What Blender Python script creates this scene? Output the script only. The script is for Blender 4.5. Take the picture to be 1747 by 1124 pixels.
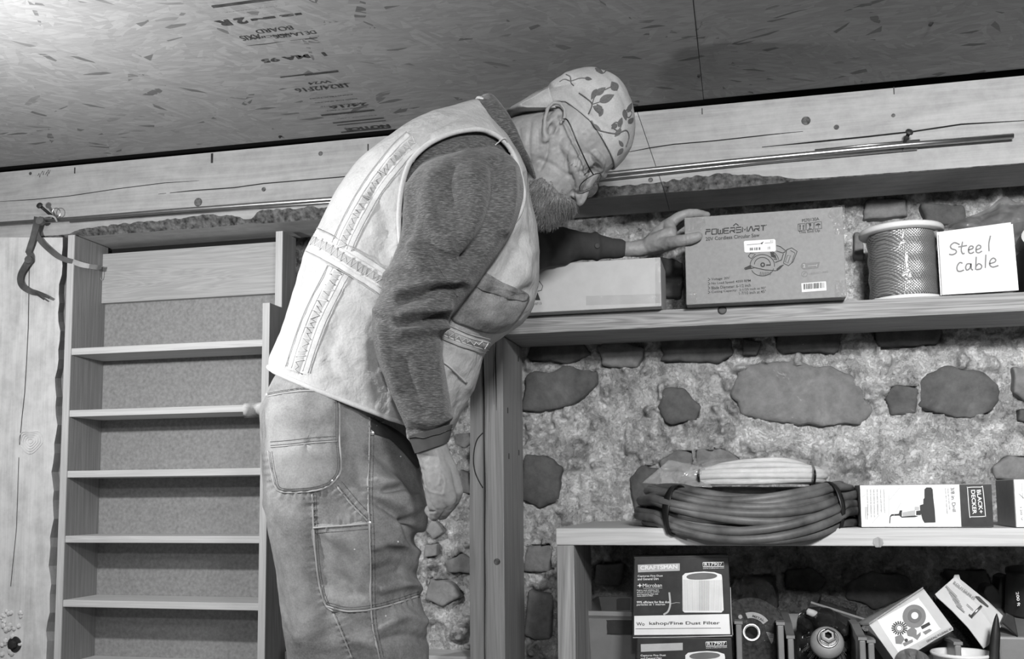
import bpy, bmesh, math, random
import numpy as np
from math import sin, cos, pi, radians
from mathutils import Vector, Matrix
from mathutils.bvhtree import BVHTree
for o in list(bpy.data.objects): bpy.data.objects.remove(o)
random.seed(7); rng = np.random.default_rng(7)
S = bpy.context.scene; COL = S.collection
# ---------------------------------------------------------------- camera
F, CX, CY, EZ = 1700., 873.5, 682., .85
_y, _p, _r = radians(13.1), radians(5.4), radians(-.49)
FW = np.array([-sin(_y)*cos(_p), cos(_y)*cos(_p), sin(_p)])
_rt = np.array([cos(_y), sin(_y), 0]); _up = np.cross(_rt, FW)
RT = _rt*cos(_r)+_up*sin(_r); UP = _up*cos(_r)-_rt*sin(_r); EYE = np.array([0, 0, EZ])
cd = bpy.data.cameras.new('camera'); cam = bpy.data.objects.new('camera', cd); COL.objects.link(cam)
cd.lens = 36*F/1747; cd.sensor_width = 36; cd.shift_y = (CY-562)/1747; cd.clip_start = .02
cam.matrix_world = Matrix(((RT[0], UP[0], -FW[0], 0), (RT[1], UP[1], -FW[1], 0), (RT[2], UP[2], -FW[2], EZ), (0, 0, 0, 1)))
S.camera = cam
# ---------------------------------------------------------------- world, lamps, exposure
S.view_settings.view_transform = 'Standard'; S.view_settings.look = 'None'
S.view_settings.gamma = 1; S.view_settings.use_curve_mapping = False; S.view_settings.exposure = 0
W = bpy.data.worlds.new('world'); S.world = W; W.use_nodes = True
W.node_tree.nodes['Background'].inputs[0].default_value = (.5, .5, .5, 1)
W.node_tree.nodes['Background'].inputs[1].default_value = .21
def lamp(name, loc, power, r):
    l = bpy.data.lights.new(name, 'POINT'); l.shadow_soft_size = r; l.energy = power
    o = bpy.data.objects.new(name, l); COL.objects.link(o); o.location = loc; return o
lamp('left_lamp', (-1.22, 1.10, 1.25), 30, .02)
lamp('fill_lamp', (.15, -.9, 1.50), 52, .06)  # unseen point light added as fill on the man
def area_fill(name, loc, tgt, power, sx, sy, spread):          # unseen area light added for the shelves, spread narrowed to spare the bookcase
    l = bpy.data.lights.new(name, 'AREA'); l.shape = 'RECTANGLE'; l.size = sx; l.size_y = sy; l.energy = power; l.spread = spread
    o = bpy.data.objects.new(name, l); COL.objects.link(o); o.location = loc; o.rotation_euler = (Vector(tgt)-Vector(loc)).to_track_quat('-Z', 'Y').to_euler()
area_fill('shelf_fill', (.38, -.12, 1.57), (.74, 2.0, 1.0), 18.5, .25, .15, radians(100))
# ---------------------------------------------------------------- helpers
def ray(u, v): return FW+RT*((u-CX)/F)-UP*((v-CY)/F)
def PY(u, v, Y):
    r = ray(u, v); return EYE+r*(Y/r[1])
def PZ(u, v, Z):
    r = ray(u, v); return EYE+r*((Z-EZ)/r[2])
def PX(u, v, X):
    r = ray(u, v); return EYE+r*(X/r[0])
def PD(u, v, D): return EYE+ray(u, v)*D
def pix(P):
    d = np.asarray(P)-EYE; z = d@FW
    return np.stack([CX+F*(d@RT)/z, CY-F*(d@UP)/z], -1), z
def hsh(ix, iy, iz, s):
    n = (ix*374761393+iy*668265263+iz*2147483647+s*1274126177) & 0xffffffff
    n = ((n ^ (n >> 13))*1274126177) & 0xffffffff
    return ((n ^ (n >> 16)) & 0xffff)/65535.
def vnoise(P, s=0):
    P = np.asarray(P, float); i = np.floor(P).astype(np.int64); f = P-i; f = f*f*(3-2*f); r = 0
    for dx in (0, 1):
        for dy in (0, 1):
            for dz in (0, 1):
                w = (f[:, 0] if dx else 1-f[:, 0])*(f[:, 1] if dy else 1-f[:, 1])*(f[:, 2] if dz else 1-f[:, 2])
                r = r+w*hsh(i[:, 0]+dx, i[:, 1]+dy, i[:, 2]+dz, s)
    return r*2-1
def fbm(P, oc=4, s=0):
    P = np.asarray(P, float); r = 0; a = 1.; t = 0
    for k in range(oc): r = r+a*vnoise(P*2**k, s+k); t += a; a *= .5
    return r/t
def link(name, me, m=None, parent=None, smooth=False, bevel=0):
    o = bpy.data.objects.new(name, me); COL.objects.link(o)
    if m is not None:
        me.materials.clear(); me.materials.append(m)
    if parent is not None:
        o.parent = parent; o.matrix_parent_inverse = PINV.get(parent.name, Matrix())
    if smooth: me.polygons.foreach_set('use_smooth', [True]*len(me.polygons))
    if bevel:
        b = o.modifiers.new('b', 'BEVEL'); b.width = bevel; b.segments = 2; b.limit_method = 'ANGLE'
    return o
PINV = {}
def tag(o, label=None, cat=None, group=None, kind=None):
    for k, v in (('label', label), ('category', cat), ('group', group), ('kind', kind)):
        if v: o[k] = v
    return o
def thing(name, loc, label, cat, group=None):
    o = bpy.data.objects.new(name, None); COL.objects.link(o); o.location = [float(c) for c in loc]; o.empty_display_size = .05
    PINV[o.name] = Matrix.Translation(-Vector([float(c) for c in loc]))
    return tag(o, label, cat, group)
class MB:
    def __init__(s): s.v = []; s.f = []
    def add(s, vs, fs):
        n = len(s.v); s.v += [tuple(map(float, p)) for p in vs]; s.f += [tuple(i+n for i in f) for f in fs]; return s
    def box(s, x0, x1, y0, y1, z0, z1):
        return s.add([(x, y, z) for z in (z0, z1) for y in (y0, y1) for x in (x0, x1)],
                     [(0, 2, 3, 1), (4, 5, 7, 6), (0, 1, 5, 4), (2, 6, 7, 3), (0, 4, 6, 2), (1, 3, 7, 5)])
    def obox(s, c, ax, ay, az):
        c, ax, ay, az = map(np.asarray, (c, ax, ay, az))
        return s.add([c+ax*i+ay*j+az*k for k in (-1, 1) for j in (-1, 1) for i in (-1, 1)],
                     [(0, 2, 3, 1), (4, 5, 7, 6), (0, 1, 5, 4), (2, 6, 7, 3), (0, 4, 6, 2), (1, 3, 7, 5)])
    def hexa(s, bot, top):
        n = len(bot); return s.add(list(bot)+list(top), [tuple(range(n))[::-1], tuple(range(n, 2*n))]+[(i, (i+1) % n, n+(i+1) % n, n+i) for i in range(n)])
    def tube(s, pts, r, n=8, closed=False, flat=None):
        P = np.array([np.asarray(p, float) for p in pts]); m = len(P)
        R = np.full(m, r) if np.isscalar(r) else np.array(r, float)
        T = np.gradient(P, axis=0) if not closed else np.roll(P, -1, 0)-np.roll(P, 1, 0)
        T /= np.linalg.norm(T, axis=1)[:, None]+1e-12
        a = np.array([0, 0, 1.]) if abs(T[0][2]) < .9 else np.array([1., 0, 0])
        vs = []; N = np.cross(T[0], a); N /= np.linalg.norm(N)
        for i in range(m):
            N = N-T[i]*(N@T[i]); N /= np.linalg.norm(N)+1e-12; B = np.cross(T[i], N)
            for k in range(n):
                t = 2*pi*k/n; vs.append(P[i]+R[i]*(cos(t)*N+sin(t)*B))
        fs = []
        for i in range(m if closed else m-1):
            j = (i+1) % m
            for k in range(n): fs.append((i*n+k, i*n+(k+1) % n, j*n+(k+1) % n, j*n+k))
        if not closed: fs += [tuple(range(n))[::-1], tuple((m-1)*n+k for k in range(n))]
        return s.add(vs, fs)
    def lathe(s, prof, c, ax, n=32, ref=None):
        c = np.asarray(c, float); ax = np.asarray(ax, float); ax = ax/np.linalg.norm(ax)
        a = np.array([1., 0, 0]) if abs(ax[0]) < .8 else np.array([0, 1., 0])
        N = np.cross(ax, a); N /= np.linalg.norm(N); B = np.cross(ax, N); vs = []; m = len(prof)
        for (r, h) in prof:
            for k in range(n): t = 2*pi*k/n; vs.append(c+ax*h+max(r, 1e-5)*(cos(t)*N+sin(t)*B))
        return s.add(vs, [(i*n+k, i*n+(k+1) % n, (i+1)*n+(k+1) % n, (i+1)*n+k) for i in range(m-1) for k in range(n)])
    def prism(s, poly, d):
        d = np.asarray(d, float); return s.hexa([np.asarray(p, float) for p in poly], [np.asarray(p, float)+d for p in poly])
    def grid(s, G, wrap=False):
        G = np.asarray(G, float); a, b = G.shape[:2]
        fs = [(i*b+j, i*b+(j+1) % b, (i+1)*b+(j+1) % b, (i+1)*b+j) for i in range(a-1) for j in range(b if wrap else b-1)]
        return s.add(G.reshape(-1, 3), fs)
    def mesh(s, name='m'):
        me = bpy.data.meshes.new(name); me.from_pydata(s.v, [], s.f); me.update()
        bm = bmesh.new(); bm.from_mesh(me); bmesh.ops.recalc_face_normals(bm, faces=bm.faces); bm.to_mesh(me); bm.free(); return me
    def build(s, name, m=None, parent=None, smooth=False, bevel=0): return link(name, s.mesh(name), m, parent, smooth, bevel)
def bmesh_obj(bm, name, m, parent, smooth=True):
    me = bpy.data.meshes.new(name); bm.to_mesh(me); bm.free(); return link(name, me, m, parent, smooth)
# ---------------------------------------------------------------- materials (all grey: the photograph is black and white)
def g(v): return (v, v, v, 1)
def nm(name, rough=.7, metal=0, spec=.3):
    m = bpy.data.materials.new(name); m.use_nodes = True; N = m.node_tree.nodes; b = N['Principled BSDF']
    b.inputs['Roughness'].default_value = rough; b.inputs['Metallic'].default_value = metal; b.inputs['Specular IOR Level'].default_value = spec
    return m, N, m.node_tree.links, b
def nd(N, t, **k):
    n = N.new(t)
    for a, v in k.items():
        if a.startswith('i_'): n.inputs[int(a[2:]) if a[2:].isdigit() else a[2:]].default_value = v
        else: setattr(n, a, v)
    return n
def coords(N, L, scale=(1, 1, 1), rot=(0, 0, 0)):
    c = nd(N, 'ShaderNodeTexCoord'); mp = nd(N, 'ShaderNodeMapping'); mp.inputs['Scale'].default_value = scale; mp.inputs['Rotation'].default_value = rot
    L.new(c.outputs['Object'], mp.inputs['Vector']); return mp.outputs[0]
def ramp(N, L, src, stops):
    r = nd(N, 'ShaderNodeValToRGB'); e = r.color_ramp.elements
    while len(e) < len(stops): e.new(.5)
    for el, (p, v) in zip(e, stops): el.position = p; el.color = g(v)
    L.new(src, r.inputs[0]); return r.outputs[0]
def noise(N, L, vec, sc, det=5, rough=.6, dist=0):
    n = nd(N, 'ShaderNodeTexNoise'); n.inputs['Scale'].default_value = sc; n.inputs['Detail'].default_value = det
    n.inputs['Roughness'].default_value = rough; n.inputs['Distortion'].default_value = dist; L.new(vec, n.inputs['Vector']); return n.outputs[0]
def mixc(N, L, fac, a, b, typ='MIX'):
    x = nd(N, 'ShaderNodeMix', data_type='RGBA', blend_type=typ)
    for s_, i in ((fac, 0), (a, 6), (b, 7)):
        if isinstance(s_, (int, float)): x.inputs[i].default_value = s_ if i == 0 else g(s_)
        else: L.new(s_, x.inputs[i])
    return x.outputs[2]
def bump(N, L, b, src, st, dist=.002):
    u = nd(N, 'ShaderNodeBump'); u.inputs['Strength'].default_value = st; u.inputs['Distance'].default_value = dist
    L.new(src, u.inputs['Height']); L.new(u.outputs[0], b.inputs['Normal'])
def plain(name, v, rough=.6, metal=0, spec=.3, var=.12, sc=40, bmp=.15):
    m, N, L, b = nm(name, rough, metal, spec); n = noise(N, L, coords(N, L), sc)
    L.new(ramp(N, L, n, [(.3, v*(1-var)), (.7, v*(1+var))]), b.inputs['Base Color'])
    if bmp: bump(N, L, b, n, bmp, .001)
    return m
def wood(name, lo, hi, axis='x', ring=14, along=1.2, rough=.65, contrast=1., fleck=0):
    m, N, L, b = nm(name, rough)
    k = {'x': (along, ring, ring), 'y': (ring, along, ring), 'z': (ring, ring, along)}[axis]
    vec = coords(N, L, k); n1 = noise(N, L, vec, 1.6, 3, .5, 1.2)
    k2 = {'x': (3, 90, 90), 'y': (90, 3, 90), 'z': (90, 90, 3)}[axis]
    n2 = noise(N, L, coords(N, L, k2), 3, 3, .6)
    w = nd(N, 'ShaderNodeMath', operation='MULTIPLY'); w.inputs[1].default_value = 9*contrast; L.new(n1, w.inputs[0])
    f = nd(N, 'ShaderNodeMath', operation='PINGPONG'); f.inputs[1].default_value = .5; L.new(w.outputs[0], f.inputs[0])
    a = ramp(N, L, f.outputs[0], [(0, lo), (.25, (lo+hi)/2), (.5, hi)])
    c = mixc(N, L, .35, a, ramp(N, L, n2, [(.3, lo*.85), (.65, hi)]))
    if fleck:
        n3 = noise(N, L, coords(N, L), 22, 5, .7); c = mixc(N, L, fleck, c, ramp(N, L, n3, [(.35, lo*.6), (.6, hi)]))
    L.new(c, b.inputs['Base Color']); bump(N, L, b, n2, .25, .0015); return m
def osb_mat():
    m, N, L, b = nm('osb', .75); out = None
    base = coords(N, L); hs = []
    for k, (sx, rot) in enumerate(((7, .25), (12, -.5), (9, .9), (17, -.1))):
        v0 = nd(N, 'ShaderNodeTexVoronoi'); v0.inputs['Scale'].default_value = 5.5+k; L.new(base, v0.inputs['Vector'])
        vr = nd(N, 'ShaderNodeVectorRotate', rotation_type='Z_AXIS'); L.new(base, vr.inputs['Vector'])
        an = nd(N, 'ShaderNodeMath', operation='MULTIPLY_ADD'); L.new(v0.outputs['Color'], an.inputs[0]); an.inputs[1].default_value = 2.4; an.inputs[2].default_value = rot-1.5
        L.new(an.outputs[0], vr.inputs['Angle'])
        mp = nd(N, 'ShaderNodeMapping'); mp.inputs['Scale'].default_value = (sx, sx*4.2, 1); mp.inputs['Location'].default_value = (k*3.1, k*1.7, k); L.new(vr.outputs[0], mp.inputs['Vector'])
        v = nd(N, 'ShaderNodeTexVoronoi'); v.inputs['Scale'].default_value = 1.6; L.new(mp.outputs[0], v.inputs['Vector'])
        sp = nd(N, 'ShaderNodeSeparateColor'); L.new(v.outputs['Color'], sp.inputs[0]); hs.append(sp)
    r = ramp(N, L, hs[0].outputs[0], [(0, .245), (.55, .27), (.97, .295), (1, .36)])
    for k in (1, 2, 3):
        sel = ramp(N, L, hs[k].outputs[1], [(.52, 0), (.54, 1)])
        r = mixc(N, L, sel, r, ramp(N, L, hs[k].outputs[0], [(0, .06), (.025, .09), (.035, .23), (.6, .275), (1, .33)]))
    n = noise(N, L, coords(N, L, (8, 60, 1)), 4, 4)
    c = mixc(N, L, .3, r, ramp(N, L, n, [(.3, .18), (.7, .34)]))
    L.new(c, b.inputs['Base Color']); bump(N, L, b, hs[1].outputs[0], .35, .0015); return m
def mortar_mat():
    m, N, L, b = nm('mortar', .95, spec=.1); c = coords(N, L)
    a = ramp(N, L, noise(N, L, c, 16, 12, .78, .35), [(.39, .10), (.42, .30), (.485, .36), (.50, .58), (.57, .64), (.585, .90)])
    d = ramp(N, L, noise(N, L, c, 55, 10, .75, .25), [(.38, .07), (.42, .34), (.52, .46), (.54, .72), (.62, .85)])
    e = ramp(N, L, noise(N, L, c, 4, 3, .5), [(.33, .5), (.58, 1)])
    x = mixc(N, L, .45, a, d); x = mixc(N, L, .5, x, e, 'MULTIPLY'); L.new(x, b.inputs['Base Color'])
    bump(N, L, b, x, .9, .005); return m
def stone_mat(name, v):
    m, N, L, b = nm(name, .9, spec=.15); c = coords(N, L)
    a = ramp(N, L, noise(N, L, c, 45, 8, .7), [(.3, v*.55), (.7, v*1.5)]); d = ramp(N, L, noise(N, L, c, 8, 5, .6, 1), [(.35, v*.6), (.62, v*1.3), (.72, v*2)])
    x = mixc(N, L, .5, a, d); sm_ = ramp(N, L, noise(N, L, c, 24, 6, .7, 1.2), [(.66, 0), (.71, .6)]); x = mixc(N, L, sm_, x, .42); L.new(x, b.inputs['Base Color']); bump(N, L, b, a, .8, .004); return m
M = {}
M['osb'] = osb_mat(); M['mortar'] = mortar_mat()
M['stone_dark'] = stone_mat('stone_dark', .11); M['stone_mid'] = stone_mat('stone_mid', .20); M['stone_pale'] = stone_mat('stone_pale', .26)
M['beam'] = wood('beam_wood', .33, .46, 'x', 9, .7, .8, .5, .25); M['wane'] = plain('bark', .10, .9, var=.9, sc=85, bmp=.9)
M['post'] = wood('post_wood', .24, .36, 'z', 14, .5, .7, .7); M['shelf'] = wood('pine_shelf', .17, .42, 'x', 16, .5, .65, 1.2)
M['lowshelf'] = wood('pale_pine', .42, .56, 'x', 16, .6, .7, .8); M['leg'] = wood('pine_leg', .2, .42, 'z', 10, .5, .7, 1.)
M['oak'] = wood('oak_front', .34, .46, 'x', 20, 1.5, .6, 1.0); M['oakv'] = wood('oak_side', .22, .32, 'z', 18, .8, .6, .7)
M['oakdark'] = wood('oak_dark', .2, .32, 'z', 18, .8, .6, .8); M['oakedge'] = wood('oak_edge', .48, .62, 'x', 30, 1, .6, .6); M['oakedgev'] = wood('oak_edge_vertical', .46, .58, 'z', 30, 1, .6, .6)
M['hardboard'] = plain('hardboard', .27, .7, var=.22, sc=130, bmp=.1); M['plank'] = wood('rough_plank', .52, .72, 'z', 7, .8, .9, .5, .3)
M['black'] = plain('black_gap', .012, .9); M['steel'] = plain('steel_rod', .45, .35, 1); M['rust'] = plain('dark_iron', .05, .6, .6, var=.4)  # black_gap: near-black standing in for shade inside gaps and cracks
M['concrete'] = plain('concrete_floor', .22, .9, var=.3, sc=8)
# ================================================================ the setting
YW = 2.2
ZC = PY(873, 208.5, 2.0)[2]+.006
xs_ = PZ(1202, 185, ZC)[0]
ceil = thing('ceiling', (0, 1, ZC), None, None); ceil['kind'] = 'structure'
MB().box(-2.6, xs_-.0006, -.8, 1.992, ZC, ZC+.014).build('osb_panel', M['osb'], ceil)
MB().box(xs_+.0006, 2.0, -.8, 1.993, ZC+.001, ZC+.014).build('osb_panel', M['osb'], ceil)
b = MB()
b.box(-2.6, 2.0, -.8, 2.6, ZC+.05, ZC+.07)
b.build('gap_shade_sheet', M['black'], ceil)  # black sheet added above the panels to put shade in the beam gap
tag(MB().box(-2.6, 2, -.8, 2.6, -.06, 0).build('floor', M['concrete']), kind='structure')
# text / print helper: lays glyph meshes onto a plane
_fc = {}
def glyphs(s, bold=0, space=1):
    k = (s, bold, space)
    if k not in _fc:
        c = bpy.data.curves.new('t', 'FONT'); c.body = s; c.size = 1; c.offset = bold; c.resolution_u = 3; c.space_character = space
        o = bpy.data.objects.new('t', c); COL.objects.link(o); dg = bpy.context.evaluated_depsgraph_get()
        me = bpy.data.meshes.new_from_object(o.evaluated_get(dg)); V = np.array([v.co for v in me.vertices]) if len(me.vertices) else np.zeros((0, 3))
        _fc[k] = (V, [tuple(p.vertices) for p in me.polygons]); bpy.data.objects.remove(o); bpy.data.meshes.remove(me); bpy.data.curves.remove(c)
    return _fc[k]
def text_on(mb, s, org, ex, ey, w, h, bold=0, space=1):
    """glyphs of s fitted into width w (metres along ex) and height h (along ey), lower left at org"""
    V, Fs = glyphs(s, bold, space)
    if not len(V): return
    lo, hi = V.min(0), V.max(0); q = (V-lo)/np.maximum(hi-lo, 1e-6)
    org, ex, ey = map(np.asarray, (org, ex, ey))
    mb.add([org+ex*(p[0]*w)+ey*(p[1]*h) for p in q], Fs)
EXm, EYm = np.array([-1., 0, 0]), np.array([0, 1., 0])
def stamp(mb, s, u0, v0, u1, v1, bold=0):          # box on the ceiling from its near-left to its far-right pixel, read from the far side
    p, q = PZ(u0, v0, ZC-.0008), PZ(u1, v1, ZC-.0008)
    text_on(mb, s, (max(p[0], q[0]), min(p[1], q[1]), ZC-.0008), EXm, EYm, abs(p[0]-q[0]), abs(p[1]-q[1]), bold)
def dash(mb, u0, v0, u1, v1, th):
    p, q = PZ(u0, v0, ZC-.0008), PZ(u1, v1, ZC-.0008); mb.add([(p[0], p[1]-th, p[2]), (q[0], p[1]-th, q[2]), (q[0], p[1]+th, q[2]), (p[0], p[1]+th, p[2])], [(0, 1, 2, 3)])
ink = plain('stamp_ink', .05, .8, var=.5, sc=60)
t = MB()
dash(t, 362, 12, 482, 3, .004)
stamp(t, 'PANEL GRADE', 383, 22, 472, 10); stamp(t, 'RATED SHEATHING', 385, 33, 485, 20)
stamp(t, '2 R', 375, 46, 415, 30, .06); stamp(t, '12 IN', 430, 36, 512, 22, .08)
stamp(t, 'BOARD', 440, 58, 495, 44); stamp(t, 'PRINCIPAL', 425, 68, 495, 56); stamp(t, 'AXIS', 415, 70, 440, 58)
stamp(t, 'DE LA SIDE', 470, 66, 535, 52); stamp(t, 'L A', 418, 80, 540, 64, .08)
stamp(t, '1  MA 95', 450, 108, 552, 89, .03)
dash(t, 478, 132, 578, 123, .0025); dash(t, 520, 129, 578, 124, .0015)
stamp(t, 'W24', 528, 145, 562, 137, .01); stamp(t, '1R24/2F16', 508, 158, 588, 142, .01)
for k in range(6): stamp(t, random.choice(['EXPOSURE 1 MILL', 'SIZED FOR SPACING', 'CONSTRUCTION', 'THICKNESS 7/16']), 528+k*9, 168+k*7, 602+k*8, 162+k*7)
stamp(t, '24/16', 565, 186, 625, 175, .02)
dash(t, 548, 197, 640, 190, .004); dash(t, 568, 210, 655, 202, .003); dash(t, 575, 214, 658, 206, .002)
stamp(t, 'NOTICE', 592, 224, 662, 212, .05); dash(t, 582, 226, 668, 220, .003)
t.build('printed_stamp', ink, ceil)
c = MB()
for (u, v) in ((1195, 128), (1590, 40), (480, 232)):
    p = PZ(u, v, ZC); c.tube([p+np.array([0, 0, .002]), p-np.array([.004, .002, .004])], .003, 6)
c.build('nail_tip', M['rust'], ceil)
# stone wall
wall = thing('wall_back', (0, YW, 0), None, None); wall['kind'] = 'structure'
STONES = (
    ([(893, 640), (950, 628), (1020, 632), (1022, 650), (1000, 672), (985, 685), (930, 700), (893, 706)], 'stone_dark'),
    ([(1130, 665), (1160, 660), (1195, 690), (1195, 715), (1140, 727), (1125, 700)], 'stone_dark'),
    ([(1262, 630), (1300, 617), (1400, 622), (1440, 640), (1480, 690), (1475, 718), (1390, 720), (1265, 712), (1258, 680)], 'stone_mid'),
    ([(1507, 682), (1520, 658), (1566, 654), (1568, 704), (1525, 710)], 'stone_dark'),
    ([(1567, 650), (1600, 628), (1665, 626), (1700, 650), (1706, 680), (1690, 708), (1640, 712), (1570, 705)], 'stone_dark'),
    ([(890, 778), (930, 774), (957, 790), (955, 845), (925, 865), (890, 862)], 'stone_dark'),
    ([(1072, 820), (1090, 795), (1125, 785), (1130, 870), (1090, 885)], 'stone_dark'),
    ([(1120, 790), (1150, 768), (1183, 768), (1185, 805), (1130, 805)], 'stone_mid'), ([(1184, 768), (1230, 764), (1265, 782), (1262, 803), (1186, 805)], 'stone_mid'),
    ([(1690, 800), (1715, 778), (1760, 775), (1760, 820), (1700, 818)], 'stone_mid'), ([(1735, 700), (1760, 695), (1760, 722), (1737, 720)], 'stone_dark'),
    ([(1722, 630), (1760, 618), (1760, 690), (1730, 680)], 'stone_mid'),
    ([(1122, 575), (1180, 568), (1240, 572), (1256, 600), (1240, 618), (1130, 622)], 'stone_dark'), ([(1262, 578), (1300, 580), (1295, 605), (1268, 610)], 'stone_dark'),
    ([(898, 580), (980, 578), (1010, 600), (985, 618), (900, 620)], 'stone_dark'), ([(1310, 560), (1430, 560), (1440, 600), (1330, 605)], 'stone_dark'), ([(1480, 556), (1600, 552), (1620, 585), (1500, 600)], 'stone_dark'),
    ([(1012, 594), (1050, 580), (1100, 590), (1100, 625), (1030, 628)], 'stone_mid'),
    ([(774, 742), (800, 738), (810, 750), (800, 764), (780, 762)], 'stone_mid'), ([(784, 802), (798, 802), (806, 840), (790, 848)], 'stone_mid'),
    ([(756, 962), (785, 942), (803, 955), (818, 950), (818, 978), (770, 978)], 'stone_mid'), ([(728, 985), (770, 990), (792, 1015), (760, 1035), (726, 1030)], 'stone_pale'),
    ([(722, 930), (745, 925), (750, 945), (726, 955)], 'stone_pale'), ([(735, 880), (760, 905), (742, 920), (728, 910)], 'stone_pale'),
    ([(1332, 975), (1380, 968), (1412, 985), (1405, 1010), (1340, 1008)], 'stone_dark'), ([(1255, 985), (1318, 975), (1330, 1030), (1320, 1060), (1260, 1050)], 'stone_dark'),
    ([(1440, 1000), (1480, 975), (1545, 975), (1560, 1010), (1500, 1040), (1450, 1025)], 'stone_mid'), ([(1600, 975), (1680, 968), (1700, 1010), (1640, 1030)], 'stone_dark'),
    ([(893, 930), (940, 925), (945, 975), (896, 980)], 'stone_mid'), ([(895, 1010), (940, 1000), (948, 1090), (898, 1095)], 'stone_mid'),
    ([(1010, 965), (1060, 955), (1070, 1000), (1015, 1003)], 'stone_mid'),
    ([(1470, 345), (1540, 335), (1560, 365), (1480, 378)], 'stone_mid'), ([(1560, 350), (1640, 345), (1660, 385), (1580, 392)], 'stone_dark'), ([(1455, 400), (1470, 395), (1475, 440), (1458, 445)], 'stone_mid'),
    ([(1500, 390), (1600, 395), (1600, 470), (1505, 470)], 'stone_dark'), ([(920, 395), (990, 392), (1000, 440), (925, 445)], 'stone_dark'), ([(1120, 440), (1165, 436), (1168, 505), (1125, 510)], 'stone_dark'))
nx, nz = 820, 450; X = np.linspace(-1.7, 1.15, nx); Z = np.linspace(.2, ZC+.06, nz)
gx, gz = np.meshgrid(X, Z); P = np.stack([gx.ravel(), np.zeros(gx.size), gz.ravel()], 1)
dsp = fbm(P*7, 4, 3)*.016+np.abs(fbm(P*22, 4, 9))*.018-np.maximum(0, fbm(P*34, 3, 5)-.18)*.05+np.floor((fbm(P*17, 4, 33)+.5)*9)/9*.016+np.floor((fbm(P*48, 3, 71)+.5)*7)/7*.007+fbm(P*90, 2, 41)*.003
P[:, 1] = YW+dsp-.004
for poly, _ in STONES:                      # bed each stone: the mortar lies deeper behind it
    W_ = np.array([PY(u, v, YW) for u, v in poly])[:, [0, 2]]; C_ = W_.mean(0); W_ = C_+(W_-C_)*.93; ins = np.zeros(len(P), bool)
    for i in range(len(W_)):
        a_, b_ = W_[i], W_[(i+1) % len(W_)]; cr_ = ((a_[1] > P[:, 2]) != (b_[1] > P[:, 2])); ins ^= cr_ & (P[:, 0] < (b_[0]-a_[0])*(P[:, 2]-a_[1])/((b_[1]-a_[1])+1e-12)+a_[0])
    P[ins, 1] = YW+.022
mm = MB(); mm.v = [tuple(p) for p in P]; mm.f = [(i*nx+j, i*nx+j+1, (i+1)*nx+j+1, (i+1)*nx+j) for i in range(nz-1) for j in range(nx-1)]
mm.build('mortar', M['mortar'], wall, True)
MB().box(-2.6, 2, YW+.04, YW+.1, 0, ZC+.06).build('wall_core', M['stone_dark'], wall)
def stone(poly, mat, proud=.008):
    Q_ = np.array(poly, float); Q_ = (Q_+np.roll(Q_, -1, 0))/2*.35+Q_*.65
    W_ = np.array([PY(u, v, YW) for u, v in Q_]); C_ = W_.mean(0); n = 72
    seg = np.vstack([W_, W_[:1]]); L_ = np.r_[0, np.cumsum(np.linalg.norm(np.diff(seg, axis=0), axis=1))]
    tt = np.linspace(0, L_[-1], n, endpoint=False); O = np.stack([np.interp(tt, L_, seg[:, k]) for k in range(3)], 1)
    O = (O+np.roll(O, 1, 0)+np.roll(O, -1, 0))/3
    O += (O-C_)*(fbm(O*26, 3, 11)*.22+fbm(O*80, 2, 17)*.07+.06)[:, None]
    rings = []
    for s_, d in ((1.02, .03), (1, 0), (.95, -proud*.75), (.8, -proud), (.5, -proud*1.05), (.22, -proud*1.1), (.001, -proud*1.1)):
        R_ = C_+(O-C_)*s_; R_[:, 1] = YW+d
        if d < 0: R_[:, 1] += fbm(R_*16, 4, 21)*.010
        rings.append(R_)
    MB().grid(np.array(rings), True).build('stone', M[mat], wall, True)
for poly, mat in STONES: stone(poly, mat)
# header beam in two lengths with a waney lower edge
YB = 2.0; ZB = PY(1747, 279, YB)[2]; ZT = ZC-.010
wt = [(-900, 0), (0, .004), (118, .006), (128, .012), (180, .020), (261, .024), (336, .024), (403, .022), (415, .010), (430, .010), (440, .024), (519, .026), (700, .028), (900, .030), (1060, .016), (1131, .020), (1217, .024), (1330, .012), (1359, .004), (1414, .002), (2400, .001)]
def seam(z): return PY(1087, 194, YB)[0]+(ZT-z)*.30
def beam(name, x0, x1, sl, sr):
    o = thing(name, (0, YB, ZT), None, None); o['kind'] = 'structure'; n = 300; fr = []; wn = []
    for i in range(n+1):
        x = x0+(x1-x0)*i/n; u = pix(np.array([x, YB, ZB]))[0][0]; h = np.interp(u, [a for a, _ in wt], [b_ for _, b_ in wt])
        nn = fbm(np.array([[x*11, 0, 0], [x*70, 3, 0]]), 3, 2); h = max(.0015, h*(1+.22*nn[0]+.22*nn[1])); dy = h*.55
        wr, wl = (max(0, 1-(x1-x)/.14) if sr else 0), (max(0, 1-(x-x0)/.14) if sl else 0)
        def q(y, z): return (x+(seam(z)-x1)*wr+(seam(z)-x0+.0012)*wl, y, z)
        fr.append([q(YB+.15, ZT), q(YB, ZT), q(YB+.001*nn[0], (ZT+ZB)/2), q(YB, ZB+h)])
        wn.append([q(YB, ZB+h), q(YB+dy*.3, ZB+h*.72), q(YB+dy*.55+.002*nn[1], ZB+h*.45), q(YB+dy*.8, ZB+h*.2), q(YB+dy, ZB), q(YB+.15, ZB), q(YB+.15, ZT)])
    m1 = MB().grid(fr); m1.build('beam_face', M['beam'], o)
    w_ = np.array(wn); MB().grid(w_[:, :5]).build('bark_edge', M['wane'], o, False); MB().grid(w_[:, 4:]).build('beam_underside', M['beam'], o)
    return o
xsm = seam((ZT+ZB)/2)
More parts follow.
